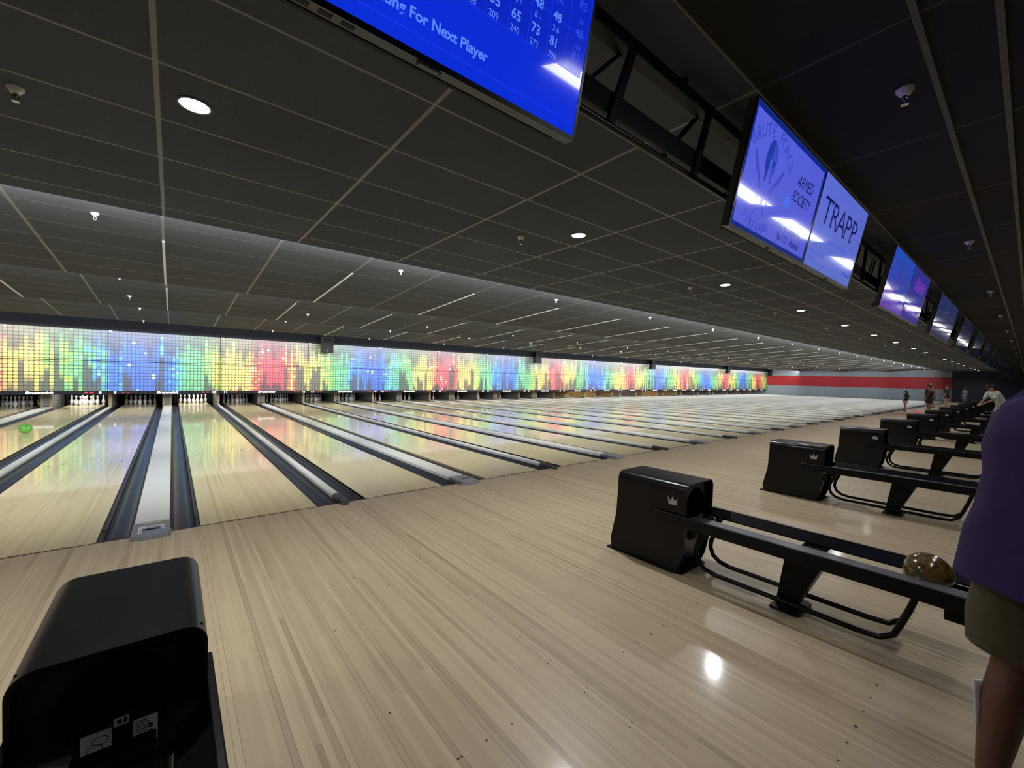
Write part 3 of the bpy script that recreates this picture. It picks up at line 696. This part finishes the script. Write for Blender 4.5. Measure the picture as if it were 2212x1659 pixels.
# ------------------------------------------------------------------ truss
def truss():
    r = empty('truss_section', (0, -3.90, 0))
    MB().box((0, -.035, 2.94), (P, .035, 3.0)).build('top_chord', M['truss'], r, bevel=.006)
    MB().box((0, -.012, 2.63), (P, .012, 2.73)).build('flat_beam', M['truss'], r, bevel=.004)
    MB().tube([(0, -.01, 2.58), (P, -.01, 2.58)], .015, 10).build('bottom_tube', M['bar'], r, smooth=1)
    for i in range(5):
        x = P/5*(i+.5)+.045
        MB().add([(x-.018, -.035, 2.945), (x+.02, -.035, 2.945), (x-.12, -.035, 2.585), (x-.16, -.035, 2.585), (x-.018, -.014, 2.945), (x+.02, -.014, 2.945), (x-.12, -.014, 2.585), (x-.16, -.014, 2.585)], [(0, 1, 2, 3), (7, 6, 5, 4), (0, 4, 5, 1), (1, 5, 6, 2), (2, 6, 7, 3), (3, 7, 4, 0)]).build('web_post', M['truss'], r)
        MB().tube([(x-.02, .022, 2.95), (x-.345, .022, 2.62)], .008, 8).tube([(x-.02, .05, 2.95), (x-.345, .05, 2.62)], .008, 8).build('web_rod', M['truss'], r, smooth=1)
    b = MB(); 
    for x in (.5, 2.9): b.box((x-.015, -.015, 3.0), (x+.015, .015, 3.046))
    b.build('hanger', M['truss'], r); return r
tr = truss()
for i, k in enumerate(range(-1, K1)):
    r = tr if i == 0 else copy_tree(tr); r.location = (P*k-.754, -3.90, 0)
    tag(r, 'black steel truss section under the ceiling, %s bay from the left' % ORD[i+1], 'truss', 'truss bays carrying the monitors')

# ------------------------------------------------------------------ monitors
TW, TH = 1.118, .614
def scr(name, c1, c2, s, z=0):
    """glowing screen with soft blocks of colour"""
    t = NT(name); tc = t.n('ShaderNodeTexCoord'); sx = t.n('ShaderNodeSeparateXYZ'); t.t.links.new(tc.outputs['Object'], sx.inputs[0])
    f = t.noise(tc.outputs['Object'], 2.2+z, 2); v = t.M('ADD', t.M('MULTIPLY', sx.outputs[2], .9), t.M('MULTIPLY', f, .5))
    t.set(col=(.01, .01, .012), em=t.ramp(v, [(.25, c1), (.75, c2)]), es=s, rough=.08, coat=1.0, crough=.015); return t.m
M['bezel'] = mat('bezel_black', (.008, .008, .010), .3)
SCR = {('a', 0): scr('screen_blue', (.003, .028, .72), (.003, .025, .66), 1.0), ('ad', 0): scr('screen_violet', (.11, .13, .72), (.10, .13, .80), 1.0), ('ad2', 0): scr('screen_pale', (.14, .20, .72), (.13, .18, .80), 1.0)}
M['scrtab'] = emis('screen_table', (.003, .018, .52), 1.0, .1); M['scrline'] = emis('screen_line', (.01, .04, .8), 1.0, .1)
M['scrt'] = emis('screen_text', (.10, .24, .95), 1.0, .1); M['scrt2'] = emis('screen_text_dim', (.02, .08, .78), 1.0, .1)
M['navyt'] = emis('screen_navy', (.005, .008, .10), 1.0, .1); M['mid'] = emis('screen_mid', (.045, .065, .52), 1.0, .1); M['mid2'] = emis('screen_mid_dark', (.012, .04, .36), 1.0, .1)
M['frameblue'] = emis('screen_frame', (.003, .018, .21), 1.0, .1); M['magenta'] = emis('screen_magenta', (.2, .01, .8), 1.0, .1); M['cyanb'] = emis('screen_cyan', (.05, .15, .9), 1.0, .1)
tilt = Matrix.Rotation(math.atan2(.127, .601), 4, 'X')   # top leans towards the bowlers
def monitor(x0, screen_mat, name='hanging_monitor'):
    r = empty(name, (x0, -4.036, 2.34)); r.rotation_euler = (math.atan2(.127, .601), 0, 0)
    b = MB(); b.box((0, .004, -.005), (TW, .045, TH)); b.build('back_shell', M['tvback'], r, bevel=.006)
    b = MB(); b.box((0, -.002, -.006), (TW, .006, .010)); b.box((0, -.002, TH-.006), (TW, .006, TH+.002)); b.box((0, -.002, .01), (.009, .006, TH-.006)); b.box((TW-.009, -.002, .01), (TW, .006, TH-.006)); b.build('bezel', M['bezel'], r)
    o = MB().box((.009, 0, .010), (TW-.009, .005, TH-.006)).build('screen', screen_mat, r)
    b = MB(); b.box((.25, .045, .1), (.87, .07, .5)); b.build('wall_mount', M['blackm'], r)
    MB().box((.50, .07, .30), (.62, .165, .37)).build('mount_arm', M['blackm'], r)
    MB().box((.05, .05, -.004), (1.06, .065, .03)).build('vent_strip', M['dark'], r)
    MB().box((.54, -.001, -.014), (.60, .02, -.004)).build('sensor_foot', M['tvback'], r)
    return r
def T(r, s, u, v, size, mm, al='CENTER', bold=0.0, sx=1.0, rot=0, nm='screen_text', shear=0, dy=-.0006):
    return text(nm, s, size, mm, r, Matrix.Translation((u, dy, v)) @ FACE_Y @ Matrix.Rotation(rot, 4, 'Z') @ Matrix.Diagonal((sx, 1, 1, 1)), align=al, bold=bold, shear=shear, extrude=.0002)
def quadp(b, pts, y=-.0004):
    b.prism([(u, v) for u, v in pts], y, y+.0003, 'y')
TVL = []
for k in range(0, 17):
    for s in (0, 1):
        x0 = -1.03+P*k+s*1.12
        if k == 0: sm = SCR[('a', 0)]
        elif k == 1: sm = SCR[('ad', 0)] if s == 0 else SCR[('ad2', 0)]
        elif k == 2: sm = scr('screen_sky', (.09, .04, .42), (.02, .12, .78), .9, 1) if s == 0 else scr('screen_lilac', (.05, .05, .50), (.05, .06, .55), .8, 2)
        elif k == 3: sm = scr('screen_steel', (.04, .045, .20), (.04, .09, .38), .6, 2)
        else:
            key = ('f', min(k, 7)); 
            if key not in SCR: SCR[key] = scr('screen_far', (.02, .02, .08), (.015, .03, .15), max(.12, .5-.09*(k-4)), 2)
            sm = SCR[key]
        r = monitor(x0, sm); TVL.append(r); w_ord = ORD[k+1] if k else 'first'
        nm = {(0, 0): 'blue scoring monitor left of the one reading Next Player', (0, 1): 'large blue scoring monitor with bowling scores at the top of the view', (1, 0): 'violet monitor showing the firearms advert with helmet and crossed rifles', (1, 1): 'pale violet monitor showing the large serif word TRAPP', (2, 0): 'sky blue and purple monitor just right of the TRAPP pair, left half', (2, 1): 'lilac monitor just right of the TRAPP pair, right half'}
        tag(r, nm.get((k, s), 'dim hanging monitor, %s one of the %s pair along the truss' % (('left', 'right')[s], ORD[k+1])), 'monitor', 'monitors hanging in pairs from the truss')
r = TVL[1]
b = MB(); quadp(b, [(.02, .186), (1.10, .186), (1.10, .60), (.02, .60)]); b.build('score_table', M['scrtab'], r)
b = MB()
for i in range(14): 
    u = 1.018-.0757*i+.0; b.box((u-.0008, -.0007, .186), (u+.0008, -.0004, .60))
for v in (.186, .30, .415, .53): b.box((.02, -.0007, v-.001), (1.10, -.0004, v+.001))
b.box((.02, -.0007, .044), (1.10, -.0004, .046)); b.build('table_lines', M['scrline'], r)
T(r, 'Waiting For Next Player', .557, .075, .0365, M['scrt'], bold=.0008)
tot = ['296', '273', '240', '209', '168', '140', '120', '99', '70', '40']; mid1 = ['81', '73', '65', '35', '28', '20', '9', '9', '8', '7']; sm1 = ['2 6', '8 -', '9 /', '8 -', '7 2', '9 -', '6 3', '8 1', '9 -', '7 2']; up1 = ['48', '48', '39', '35', '30', '27', '20', '18', '9', '8']
for i in range(10):
    u = .968-.0757*i
    T(r, tot[i], u, .190, .023, M['scrt']); T(r, mid1[i], u, .222, .036, M['scrt'], bold=.0006); T(r, sm1[i], u, .262, .022, M['scrt']); T(r, up1[i], u, .292, .034, M['scrt'], bold=.0005)
    T(r, tot[i], u, .340, .020, M['scrt2'])
for v, s, z in ((.188, '296', .021), (.224, '81', .036), (.258, '164', .021), (.292, '48', .034), (.33, '76', .02), (.37, '83', .034)): T(r, s, 1.066, v, z, M['scrt2'])
for j in range(7):                                     # perforated speaker strip under the monitor
    MB().box((.05+.05*j, .01, -.0062), (.08+.05*j, .03, -.0052)).build('speaker_slot', M['dark'], r)
MB().box((.56, .008, -.0075), (.61, .036, -.005)).build('under_socket', M['dark'], r)
r = TVL[2]
b = MB(); quadp(b, [(.009, .01), (1.109, .01), (1.109, .032), (.009, .032)]); quadp(b, [(.009, .58), (1.109, .58), (1.109, .607), (.009, .607)]); quadp(b, [(.009, .032), (.028, .032), (.028, .58), (.009, .58)]); quadp(b, [(1.085, .032), (1.109, .032), (1.109, .58), (1.085, .58)]); b.build('advert_border', M['frameblue'], r)
arc = 'BRUTE FORCE'
for i, ch in enumerate(arc):
    if ch == ' ': continue
    a = math.radians(133-8.6*i); T(r, ch, .31+.345*math.cos(a), .19+.345*math.sin(a)-.02, .088, M['mid'], rot=a-math.pi/2, bold=.0012, nm='arched_lettering')
for i, ch in enumerate('FIREARMS'):
    a = math.radians(-117+7.7*i); T(r, ch, .29+.37*math.cos(a), .40+.37*math.sin(a), .076, M['mid'], bold=.001, rot=a+math.pi/2, nm='arched_lettering')
b = MB(); hl = [(.262, .335), (.24, .36), (.235, .42), (.245, .47), (.27, .50), (.305, .512), (.305, .42), (.29, .40), (.297, .375), (.285, .33), (.28, .29), (.262, .30)]
quadp(b, hl); b.build('helmet_emblem', M['mid2'], r)
b = MB(); quadp(b, [(.61-u, v) for u, v in hl][::-1]); b.cm = 1; quadp(b, [(.318, .41), (.352, .415), (.36, .40), (.335, .375), (.318, .385)], -.0008); b.build('helmet_emblem', [M['mid'], M['mid2']], r)
def rifle(b, s):
    def q(u, v): return (.30+s*u, v)
    for pts in ([(-.205, .40), (-.175, .405), (-.12, .33), (-.145, .315)], [(-.145, .325), (-.12, .335), (-.02, .225), (-.035, .212)], [(-.10, .255), (-.085, .27), (-.10, .215), (-.12, .22)], [(-.075, .245), (-.055, .25), (-.055, .18), (-.075, .18)], [(-.035, .222), (-.02, .232), (.045, .15), (.035, .14)], [(.035, .15), (.042, .157), (.085, .105), (.079, .1)]):
        quadp(b, [q(*p) for p in (pts if s > 0 else pts[::-1])])
for s in (1, -1):
    b = MB(); rifle(b, s); b.build('rifle_emblem', M['mid'], r)
T(r, 'ARMED', .835, .40, .095, M['navyt'], shear=.5, rot=.03, sx=.85); T(r, 'SOCIETY', .82, .305, .09, M['navyt'], shear=.5, rot=0, sx=.85)
T(r, '1437 St. Charles St.', .555, .125, .062, M['navyt'], 'LEFT', sx=.84, bold=.0006); T(r, 'Ste 119   Houma', .60, .060, .062, M['navyt'], 'LEFT', sx=.86, bold=.0006)
b = MB(); quadp(b, [(.60, .25), (.66, .25), (.655, .315), (.60, .30)]); b.build('blue_patch', M['cyanb'], r)
T(r, '?', 1.04, .28, .07, M['magenta'], bold=.002)
r = TVL[3]
b = MB()      # tall serif letters, each with its feet
for ch, uc in (('T', .195), ('R', .375), ('A', .545), ('P', .705), ('P', .865)):
    o = text('serif_lettering', ch, .245, M['navyt'], r, Matrix.Translation((uc, -.0006, .318)) @ FACE_Y @ Matrix.Diagonal((1.28, 1, 1, 1)), align='CENTER', bold=-.0015, extrude=.0002)
    xs = [v.co.x for v in o.data.vertices]; x0, x1 = min(xs), max(xs); zt = max(v.co.z for v in o.data.vertices)
    feet = {'T': [(x0+x1)/2], 'R': [x0+.008, x1-.008], 'A': [x0+.008, x1-.008], 'P': [x0+.008]}[ch]
    for f in feet: b.box((f-.024, -.0007, .316), (f+.024, -.0004, .323))
    if ch == 'T':
        for f in (x0, x1): b.box((f-.003, -.0007, zt-.03), (f+.003, -.0004, zt))
    elif ch != 'A': b.box((x0-.016, -.0007, zt-.006), (x0+.01, -.0004, zt))
b.build('letter_serifs', M['navyt'], r)
T(r, 'CADILLAC  CHEVROLET', .56, .222, .034, M['mid'], sx=1.5, nm='text_line'); T(r, '200 South Hollywood Rd', .06, .105, .030, M['mid'], 'LEFT', nm='text_line'); T(r, 'Houma, LA', .06, .068, .030, M['mid'], 'LEFT', nm='text_line')
T(r, '985-876-6570', 1.09, .072, .042, M['mid2'], 'RIGHT', bold=.0008, nm='text_line')
b = MB(); b.box((.07, -.0007, .05), (.42, -.0004, .052)); b.build('advert_rule', M['mid'], r)
M['lil'] = emis('screen_violet_text', (.13, .03, .45), .8, .1)
r = TVL[4]; b = MB(); quadp(b, [(.0095, .012), (1.1, .012), (1.1, .10), (.6, .17), (.0095, .27)]); b.build('purple_band', M['lil'], r)
for i in range(3):
    b = MB(); 
    for j in range(9): b.box((.1+.09*j, -.0009, .06+.05*i), (.1+.09*j+random.uniform(.03, .07), -.0006, .075+.05*i))
    b.build('text_line', M['mid2'], r)
r = TVL[5]; b = MB(); quadp(b, [(.25, .36), (.9, .38), (.95, .5), (.3, .52)]); quadp(b, [(.15, .1), (.75, .1), (.7, .22), (.2, .2)]); b.build('violet_blocks', M['lil'], r)

# ------------------------------------------------------------------ people
def skinned(nodes, edges, root, lv=2):
    names = list(nodes); me = bpy.data.meshes.new('s'); me.from_pydata([nodes[n][0] for n in names], [(names.index(a), names.index(b)) for a, b in edges], [])
    o = bpy.data.objects.new('s', me); COL.objects.link(o)
    md = o.modifiers.new('k', 'SKIN'); md.use_smooth_shade = True; md.branch_smoothing = .4
    sv = me.skin_vertices[0].data
    for i, n in enumerate(names):
        rr = nodes[n][1]; sv[i].radius = (rr, rr) if not isinstance(rr, tuple) else rr; sv[i].use_root = n == root
    s_ = o.modifiers.new('u', 'SUBSURF'); s_.levels = lv; s_.render_levels = lv
    bpy.context.view_layer.update()
    m2 = bpy.data.meshes.new_from_object(o.evaluated_get(bpy.context.evaluated_depsgraph_get())); bpy.data.objects.remove(o); return m2
def V(*a): return Vector(a)
def lerp(a, b, t_): return a+(b-a)*t_
def person(name_label, loc, rz, H, J, skin_m, shirt, bottom, hair, hairstyle='short', skirt=False, girth=1.0, lv=2, shirt_len=0.0, loose=1.0, sleeve=.55, short_len=.75, shoes='blackcloth', wob=.0):
    """J overrides joints (in units of body height, facing +Y, X to the body's right)"""
    j = dict(pel=(0, 0, .53), wai=(0, 0, .60), che=(0, 0, .72), nek=(0, 0, .815), hed=(0, .005, .925),
             hipR=(.052, 0, .515), hipL=(-.052, 0, .515), knR=(.056, .012, .285), knL=(-.056, .012, .285), anR=(.058, -.005, .045), anL=(-.058, -.005, .045),
             shR=(.108, 0, .80), shL=(-.108, 0, .80), elR=(.135, -.01, .63), elL=(-.135, -.01, .63), wrR=(.14, .04, .48), wrL=(-.14, .04, .48))
    j.update(J); j = {k: Vector(v)*H for k, v in j.items()}; g = girth
    up = (j['hed']-j['nek']).normalized(); s = H/1.75
    nd_ = {'pel': (j['pel'], .12*s*g), 'wai': (j['wai'], .105*s*g), 'che': (j['che'], .12*s*g), 'nb': (lerp(j['che'], j['nek'], .8), .075*s), 'nek': (j['nek']+up*.01*s, .052*s), 'chin': (lerp(j['nek'], j['hed'], .42), .056*s), 'hed': (j['hed'], .084*s), 'top': (j['hed']+up*.055*s, .066*s)}
    ed = [('pel', 'wai'), ('wai', 'che'), ('che', 'nb'), ('nb', 'nek'), ('nek', 'chin'), ('chin', 'hed'), ('hed', 'top')]
    for S in 'RL':
        fwd = Vector((0, 1, 0)); kn, an, hp = j['kn'+S], j['an'+S], j['hip'+S]
        nd_.update({'hip'+S: (hp, .085*s*g), 'th'+S: (lerp(hp, kn, .5), .07*s*g), 'kn'+S: (kn, .05*s*g), 'ca'+S: (lerp(kn, an, .35)+Vector((0, -.012, 0)), .053*s*g), 'an'+S: (an, .034*s), 'to'+S: (Vector((an.x, an.y+.13*s, .03*s)), .03*s)})
        ed += [('pel', 'hip'+S), ('hip'+S, 'th'+S), ('th'+S, 'kn'+S), ('kn'+S, 'ca'+S), ('ca'+S, 'an'+S), ('an'+S, 'to'+S)]
        sh, el, wr = j['sh'+S], j['el'+S], j['wr'+S]; d = (wr-el).normalized()
        nd_.update({'sh'+S: (sh, .052*s*g), 'ua'+S: (lerp(sh, el, .5), .043*s*g), 'el'+S: (el, .036*s), 'fa'+S: (lerp(el, wr, .35), .035*s), 'wr'+S: (wr, .024*s), 'pa'+S: (wr+d*.05*s, (.034*s, .018*s)), 'pb'+S: (wr+d*.085*s, (.036*s, .015*s))})
        ed += [('nb', 'sh'+S), ('sh'+S, 'ua'+S), ('ua'+S, 'el'+S), ('el'+S, 'fa'+S), ('fa'+S, 'wr'+S), ('wr'+S, 'pa'+S), ('pa'+S, 'pb'+S)]
    base = skinned(nd_, ed, 'pel', lv)
    bm = bmesh.new(); bm.from_mesh(base)
    def addm(me2):
        bm.from_mesh(me2); bpy.data.meshes.remove(me2)
    for S, sg in (('R', 1), ('L', -1)):                     # five fingers, bent and unequal
        wr, el = j['wr'+S], j['el'+S]; d = (wr-el).normalized(); side = d.cross(Vector((0, 0, 1)) if abs(d.z) < .9 else Vector((0, 1, 0))).normalized()
        if abs(d.z) > .9: side = Vector((0, 1, 0))-d*d.y; side.normalize()
        nrm = side.cross(d).normalized()
        if nrm.z > 0 and abs(d.z) < .9: nrm = -nrm
        for q, ln in ((-1.5, .062), (-.5, .078), (.5, .083), (1.5, .074)):
            a = wr+d*.078*s+side*q*.018*s; nn = {'a': (a-d*.02*s, .009*s), 'b': (a+d*ln*.4*s, .0085*s), 'c': (a+d*ln*.75*s+nrm*.012*s, .008*s), 'd': (a+d*ln*s*.9+nrm*.032*s, .007*s)}
            addm(skinned(nn, [('a', 'b'), ('b', 'c'), ('c', 'd')], 'a', 1))
        a = wr+d*.03*s+side*1.6*.018*s; nn = {'a': (a-side*.01, .011*s), 'b': (a+(side*.8+d)*.03*s, .0105*s), 'c': (a+(side*.6+d*1.2)*.05*s+nrm*.012*s, .009*s)}
        addm(skinned(nn, [('a', 'b'), ('b', 'c')], 'a', 1))
    hd = j['hed']; fz = up; fy = (Vector((0, 1, 0))-up*up.y).normalized(); fx = fy.cross(fz)
    mb = MB()                                                # nose, ears, jaw
    nose = [hd+fy*.078*s+fz*.01*s, hd+fy*.104*s-fz*.018*s, hd+fy*.085*s-fz*.03*s]
    mb.tube(nose, [.008*s, .014*s, .008*s], 8)
    for sg in (1, -1): mb.sphere(hd+fx*sg*.083*s-fz*.005*s, .022*s, 10, (.45, .8, 1.2))
    me3 = mb.data('f', skin_m, smooth=2); addm(me3)
    me = bpy.data.meshes.new('body'); bm.to_mesh(me); bm.free(); me.materials.clear(); me.materials.append(skin_m)
    for pl in me.polygons: pl.material_index = 0; pl.use_smooth = True
    r = empty('person', loc, rz); o = bpy.data.objects.new('body', me); COL.objects.link(o); o.parent = r
    for sg in (1, -1): MB().sphere(hd+fx*sg*.03*s+fy*.078*s+fz*.012*s, .0105*s, 8).build('eye', M['eye'], r, smooth=2)
    MB().tube([hd-fx*.022*s+fy*.082*s-fz*.042*s, hd+fy*.088*s-fz*.045*s, hd+fx*.022*s+fy*.082*s-fz*.042*s], .006*s, 6).build('mouth', M['maroon'], r, smooth=2)
    # shirt: loft from hem up to the neck along the spine
    hem = lerp(j['pel'], j['wai'], -.3-shirt_len); pts = [(hem, .165, .125), (j['pel'], .162, .122), (lerp(j['pel'], j['wai'], .6), .152, .115), (lerp(j['wai'], j['che'], .35), .152, .118), (lerp(j['wai'], j['che'], .8), .172, .128), (lerp(j['che'], j['nek'], .45), .178, .118), (lerp(j['che'], j['nek'], .72), .150, .10), (lerp(j['che'], j['nek'], .92), .095, .08), (j['nek'], .062, .062)]
    sh_dir = (j['shR']-j['shL']).normalized(); rings = []
    for i, (c_, rx, ry) in enumerate(pts):
        ax = (pts[min(i+1, len(pts)-1)][0]-pts[max(i-1, 0)][0]).normalized(); fr = ax.cross(sh_dir).normalized()
        rings.append((c_, rx*s*g*loose, ry*s*g*loose, sh_dir, fr))
    b = MB(); b.loft(rings, 32, caps=False, wob=wob)
    for S in 'RL':
        sh, el = j['sh'+S], j['el'+S]; inn = lerp(sh, lerp(j['che'], j['nek'], .5), .45); e2 = lerp(sh, el, sleeve*1.25)
        b.tube([inn, lerp(inn, sh, .7), lerp(sh, el, .12), lerp(sh, el, .35), e2], [.055*s*g, .060*s*g, .060*s*g, .057*s*loose*g, .056*s*loose*g], 16, caps=False)
    o = b.build('shirt', M[shirt], r, smooth=2)
    b = MB()
    if skirt:
        rr = []
        for z_, rx in ((.60, .11), (.55, .135), (.48, .165), (.40, .19)): rr.append((V(j['pel'].x, j['pel'].y, z_*H), rx*s, rx*.85*s, (1, 0, 0), (0, 1, 0)))
        b.loft(rr, 32, caps=False, wob=.08)
    else:
        rr = [(lerp(j['pel'], j['wai'], .8), .148*s*g, .112*s*g, sh_dir, (0, 1, 0)), (j['pel'], .168*s*g, .128*s*g, (1, 0, 0), (0, 1, 0)), (lerp(j['hipR'], j['hipL'], .5)-V(0, 0, .05*s), .165*s*g, .122*s*g, (1, 0, 0), (0, 1, 0))]
        b.loft(rr, 32, caps=True)
        for S in 'RL':
            hp, kn = j['hip'+S], j['kn'+S]; b.tube([hp, lerp(hp, kn, .25), lerp(hp, kn, .55*short_len/.75), lerp(hp, kn, short_len)], [.094*s*g, .095*s*g, .088*s*g*loose, .084*s*g*loose], 20, caps=False)
    b.build('skirt' if skirt else 'shorts', M[bottom], r, smooth=2)
    b = MB()
    cap = []
    for i in range(9):
        a = math.pi/2*i/8*1.15-.22; cap.append((hd+fz*(.012+.098*math.sin(a))*s-fy*.012*s, max(.002, .092*math.cos(a)*s), max(.002, .104*math.cos(a)*s), fx, fy))
    b.loft(cap, 24, caps=True, wob=.03)
    if hairstyle == 'long':
        b.loft([(hd-fy*.03*s+fz*.05*s, .09*s, .085*s, fx, fy), (hd-fy*.045*s-fz*.05*s, .10*s, .075*s, fx, fy), (hd-fy*.06*s-fz*.18*s, .115*s, .07*s, fx, fy), (hd-fy*.07*s-fz*.33*s, .115*s, .06*s, fx, fy), (hd-fy*.07*s-fz*.45*s, .07*s, .04*s, fx, fy)], 24, wob=.05)
    else: b.loft([(hd-fy*.03*s+fz*.05*s, .088*s, .08*s, fx, fy), (hd-fy*.04*s-fz*.045*s, .078*s, .07*s, fx, fy)], 24)
    b.build('hair', M[hair], r, smooth=2)
    for S in 'RL':
        an = j['an'+S]; q = MB(); dirn = V(0, 1, 0)
        q.loft([(V(an.x, an.y-.06*s, .045*s), .034*s, .045*s, (1, 0, 0), (0, 0, 1)), (V(an.x, an.y, .045*s), .042*s, .05*s, (1, 0, 0), (0, 0, 1)), (V(an.x, an.y+.09*s, .035*s), .046*s, .037*s, (1, 0, 0), (0, 0, 1)), (V(an.x, an.y+.17*s, .025*s), .032*s, .024*s, (1, 0, 0), (0, 0, 1))], 16)
        o = q.build('shoe', M[shoes], r, smooth=2)
    tag(r, name_label, 'person'); return r
# purple-shirted person at the right edge, standing with the back half turned to the viewer
person('person in a loose purple shirt and olive shorts cut by the right edge', (2.452, -5.134, 0), -2.25, 1.84,
       {'pel': (0, 0, .53), 'wai': (0, .012, .60), 'che': (0, .045, .72), 'nek': (0, .075, .815), 'hed': (0, .11, .925), 'shR': (.11, .065, .80), 'shL': (-.11, .065, .80), 'elR': (.14, .09, .64), 'wrR': (.08, .21, .62), 'elL': (-.14, .09, .64), 'wrL': (-.08, .21, .62),
        'knL': (-.06, -.003, .285), 'knR': (.06, -.025, .285), 'anL': (-.06, -.05, .045), 'anR': (.06, -.055, .045)},
       M['skind'], 'purple', 'olive', 'hairblack', girth=1.2, loose=1.25, shirt_len=1.0, lv=3, short_len=.88, wob=.03)
# towel at the leg
b = MB(); tw = []
for i in range(9):
    z = .43-.018*i; tw.append((V(2.496+.003*math.sin(i)-.004*i, -4.966-.001*i, z), .034-.0005*i, .008+.002*math.sin(1.7*i), CA, (0, 1, 0)))
b.loft(tw, 14)
o = b.build('hand_towel', M['towel'], smooth=2); tag(o, 'small white hand towel hanging beside the leg of the purple-shirted person', 'towel')
person('person in pale patterned shirt and shorts leaning over a ball return', (24.35, -4.3, 0), .72, 1.78,
       {'pel': (0, -.05, .50), 'wai': (0, -.02, .57), 'che': (0, .07, .69), 'nek': (0, .13, .775), 'hed': (0, .185, .87), 'shR': (.105, .12, .76), 'shL': (-.105, .12, .76), 'elR': (.10, .19, .60), 'elL': (-.12, .20, .60), 'wrR': (.05, .30, .52), 'wrL': (-.06, .32, .52), 'hipR': (.052, -.05, .485), 'hipL': (-.052, -.05, .485), 'knR': (.06, .0, .27), 'knL': (-.06, .0, .27)},
       M['skin'], 'pattern', 'pattern', 'hairblack', lv=2, shirt_len=.3, loose=1.12, sleeve=.7, short_len=.95)
person('child with long black hair, black top and pink skirt walking towards the lanes', (33.7, -.42, 0), -.35, 1.27,
       {'elR': (.17, -.03, .66), 'wrR': (.22, .02, .56), 'elL': (-.17, -.05, .66), 'wrL': (-.235, -.03, .55), 'knR': (.05, .05, .29), 'anR': (.05, .03, .045)}, M['skin'], 'blackcloth', 'pinkcloth', 'hairblack', 'long', skirt=True, loose=1.05, sleeve=.7)
person('person in a maroon shirt and dark grey shorts seen from behind', (33.2, -1.45, 0), -.15, 1.70,
       {'elR': (.18, -.03, .64), 'wrR': (.20, .02, .50), 'elL': (-.18, -.03, .64), 'wrL': (-.21, .02, .50)}, M['skin'], 'maroon', 'darkgrey', 'hairbrown', girth=1.35, loose=1.1, sleeve=.7, short_len=.8)
person('person in a short black top with bare legs near the navy wall', (41.7, -1.38, 0), -.2, 1.70,
       {'elR': (.19, -.03, .66), 'wrR': (.22, .02, .52), 'anR': (.09, -.03, .045), 'knR': (.075, .0, .285)}, M['skin'], 'blackcloth', 'blackcloth', 'hairbrown', girth=1.2, loose=1.1, sleeve=.7, short_len=.35)
person('person in an orange shirt with one pale arm raised', (42.0, -.72, 0), .3, 1.50,
       {'elL': (-.20, .05, .88), 'wrL': (-.24, .10, 1.0)}, M['skin'], 'orange', 'darkgrey', 'hairbrown', sleeve=.5)
person('person in a pale grey shirt in the dark in front of the navy wall', (51.0, -1.6, 0), -.6, 1.52, {}, M['skind'], 'greycloth', 'greycloth', 'hairbrown', girth=1.1, loose=1.1)

# ------------------------------------------------------------------ finer nesting: marks and fittings hang on the part that carries them
CARRIER = {'crown_decal': 'hood', 'instruction_sticker': 'front_plate', 'notice_sticker': 'front_plate', 'small_sticker': 'front_plate', 'lip_edge': 'mouth_lip', 'service_knob': 'front_plate',
           'brand_lettering': 'bottom_rail', 'lane_number': 'bottom_rail', 'foul_lamp': 'bottom_rail', 'seam_bracket': 'upper_panel', 'screen_text': 'screen', 'text_line': 'screen', 'serif_lettering': 'screen', 'letter_serifs': 'screen',
           'arched_lettering': 'screen', 'helmet_emblem': 'screen', 'rifle_emblem': 'screen', 'blue_patch': 'screen', 'advert_rule': 'screen', 'advert_border': 'screen', 'score_table': 'screen', 'table_lines': 'screen', 'purple_band': 'screen', 'violet_blocks': 'screen',
           'eye': 'body', 'mouth': 'body', 'badge': 'cabinet', 'horn': 'cabinet', 'grille': 'cabinet', 'end_nose': 'end_cap', 'yellow_tape': 'end_cap', 'warning_sticker': 'end_cap', 'dark_mark': 'end_cap', 'deflector': 'nozzle', 'foot_plate': 'pedestal', 'mount_arm': 'wall_mount', 'under_socket': 'back_shell', 'speaker_slot': 'back_shell', 'vent_strip': 'back_shell', 'sensor_foot': 'back_shell', 'tunnel_mouth': 'front_panel'}
for o in list(bpy.data.objects):
    base = o.name.split('.')[0]; p_ = o.parent
    if p_ is None or base not in CARRIER or p_.parent is not None: continue
    for c_ in p_.children:
        if c_.name.split('.')[0] == CARRIER[base]: o.parent = c_; break
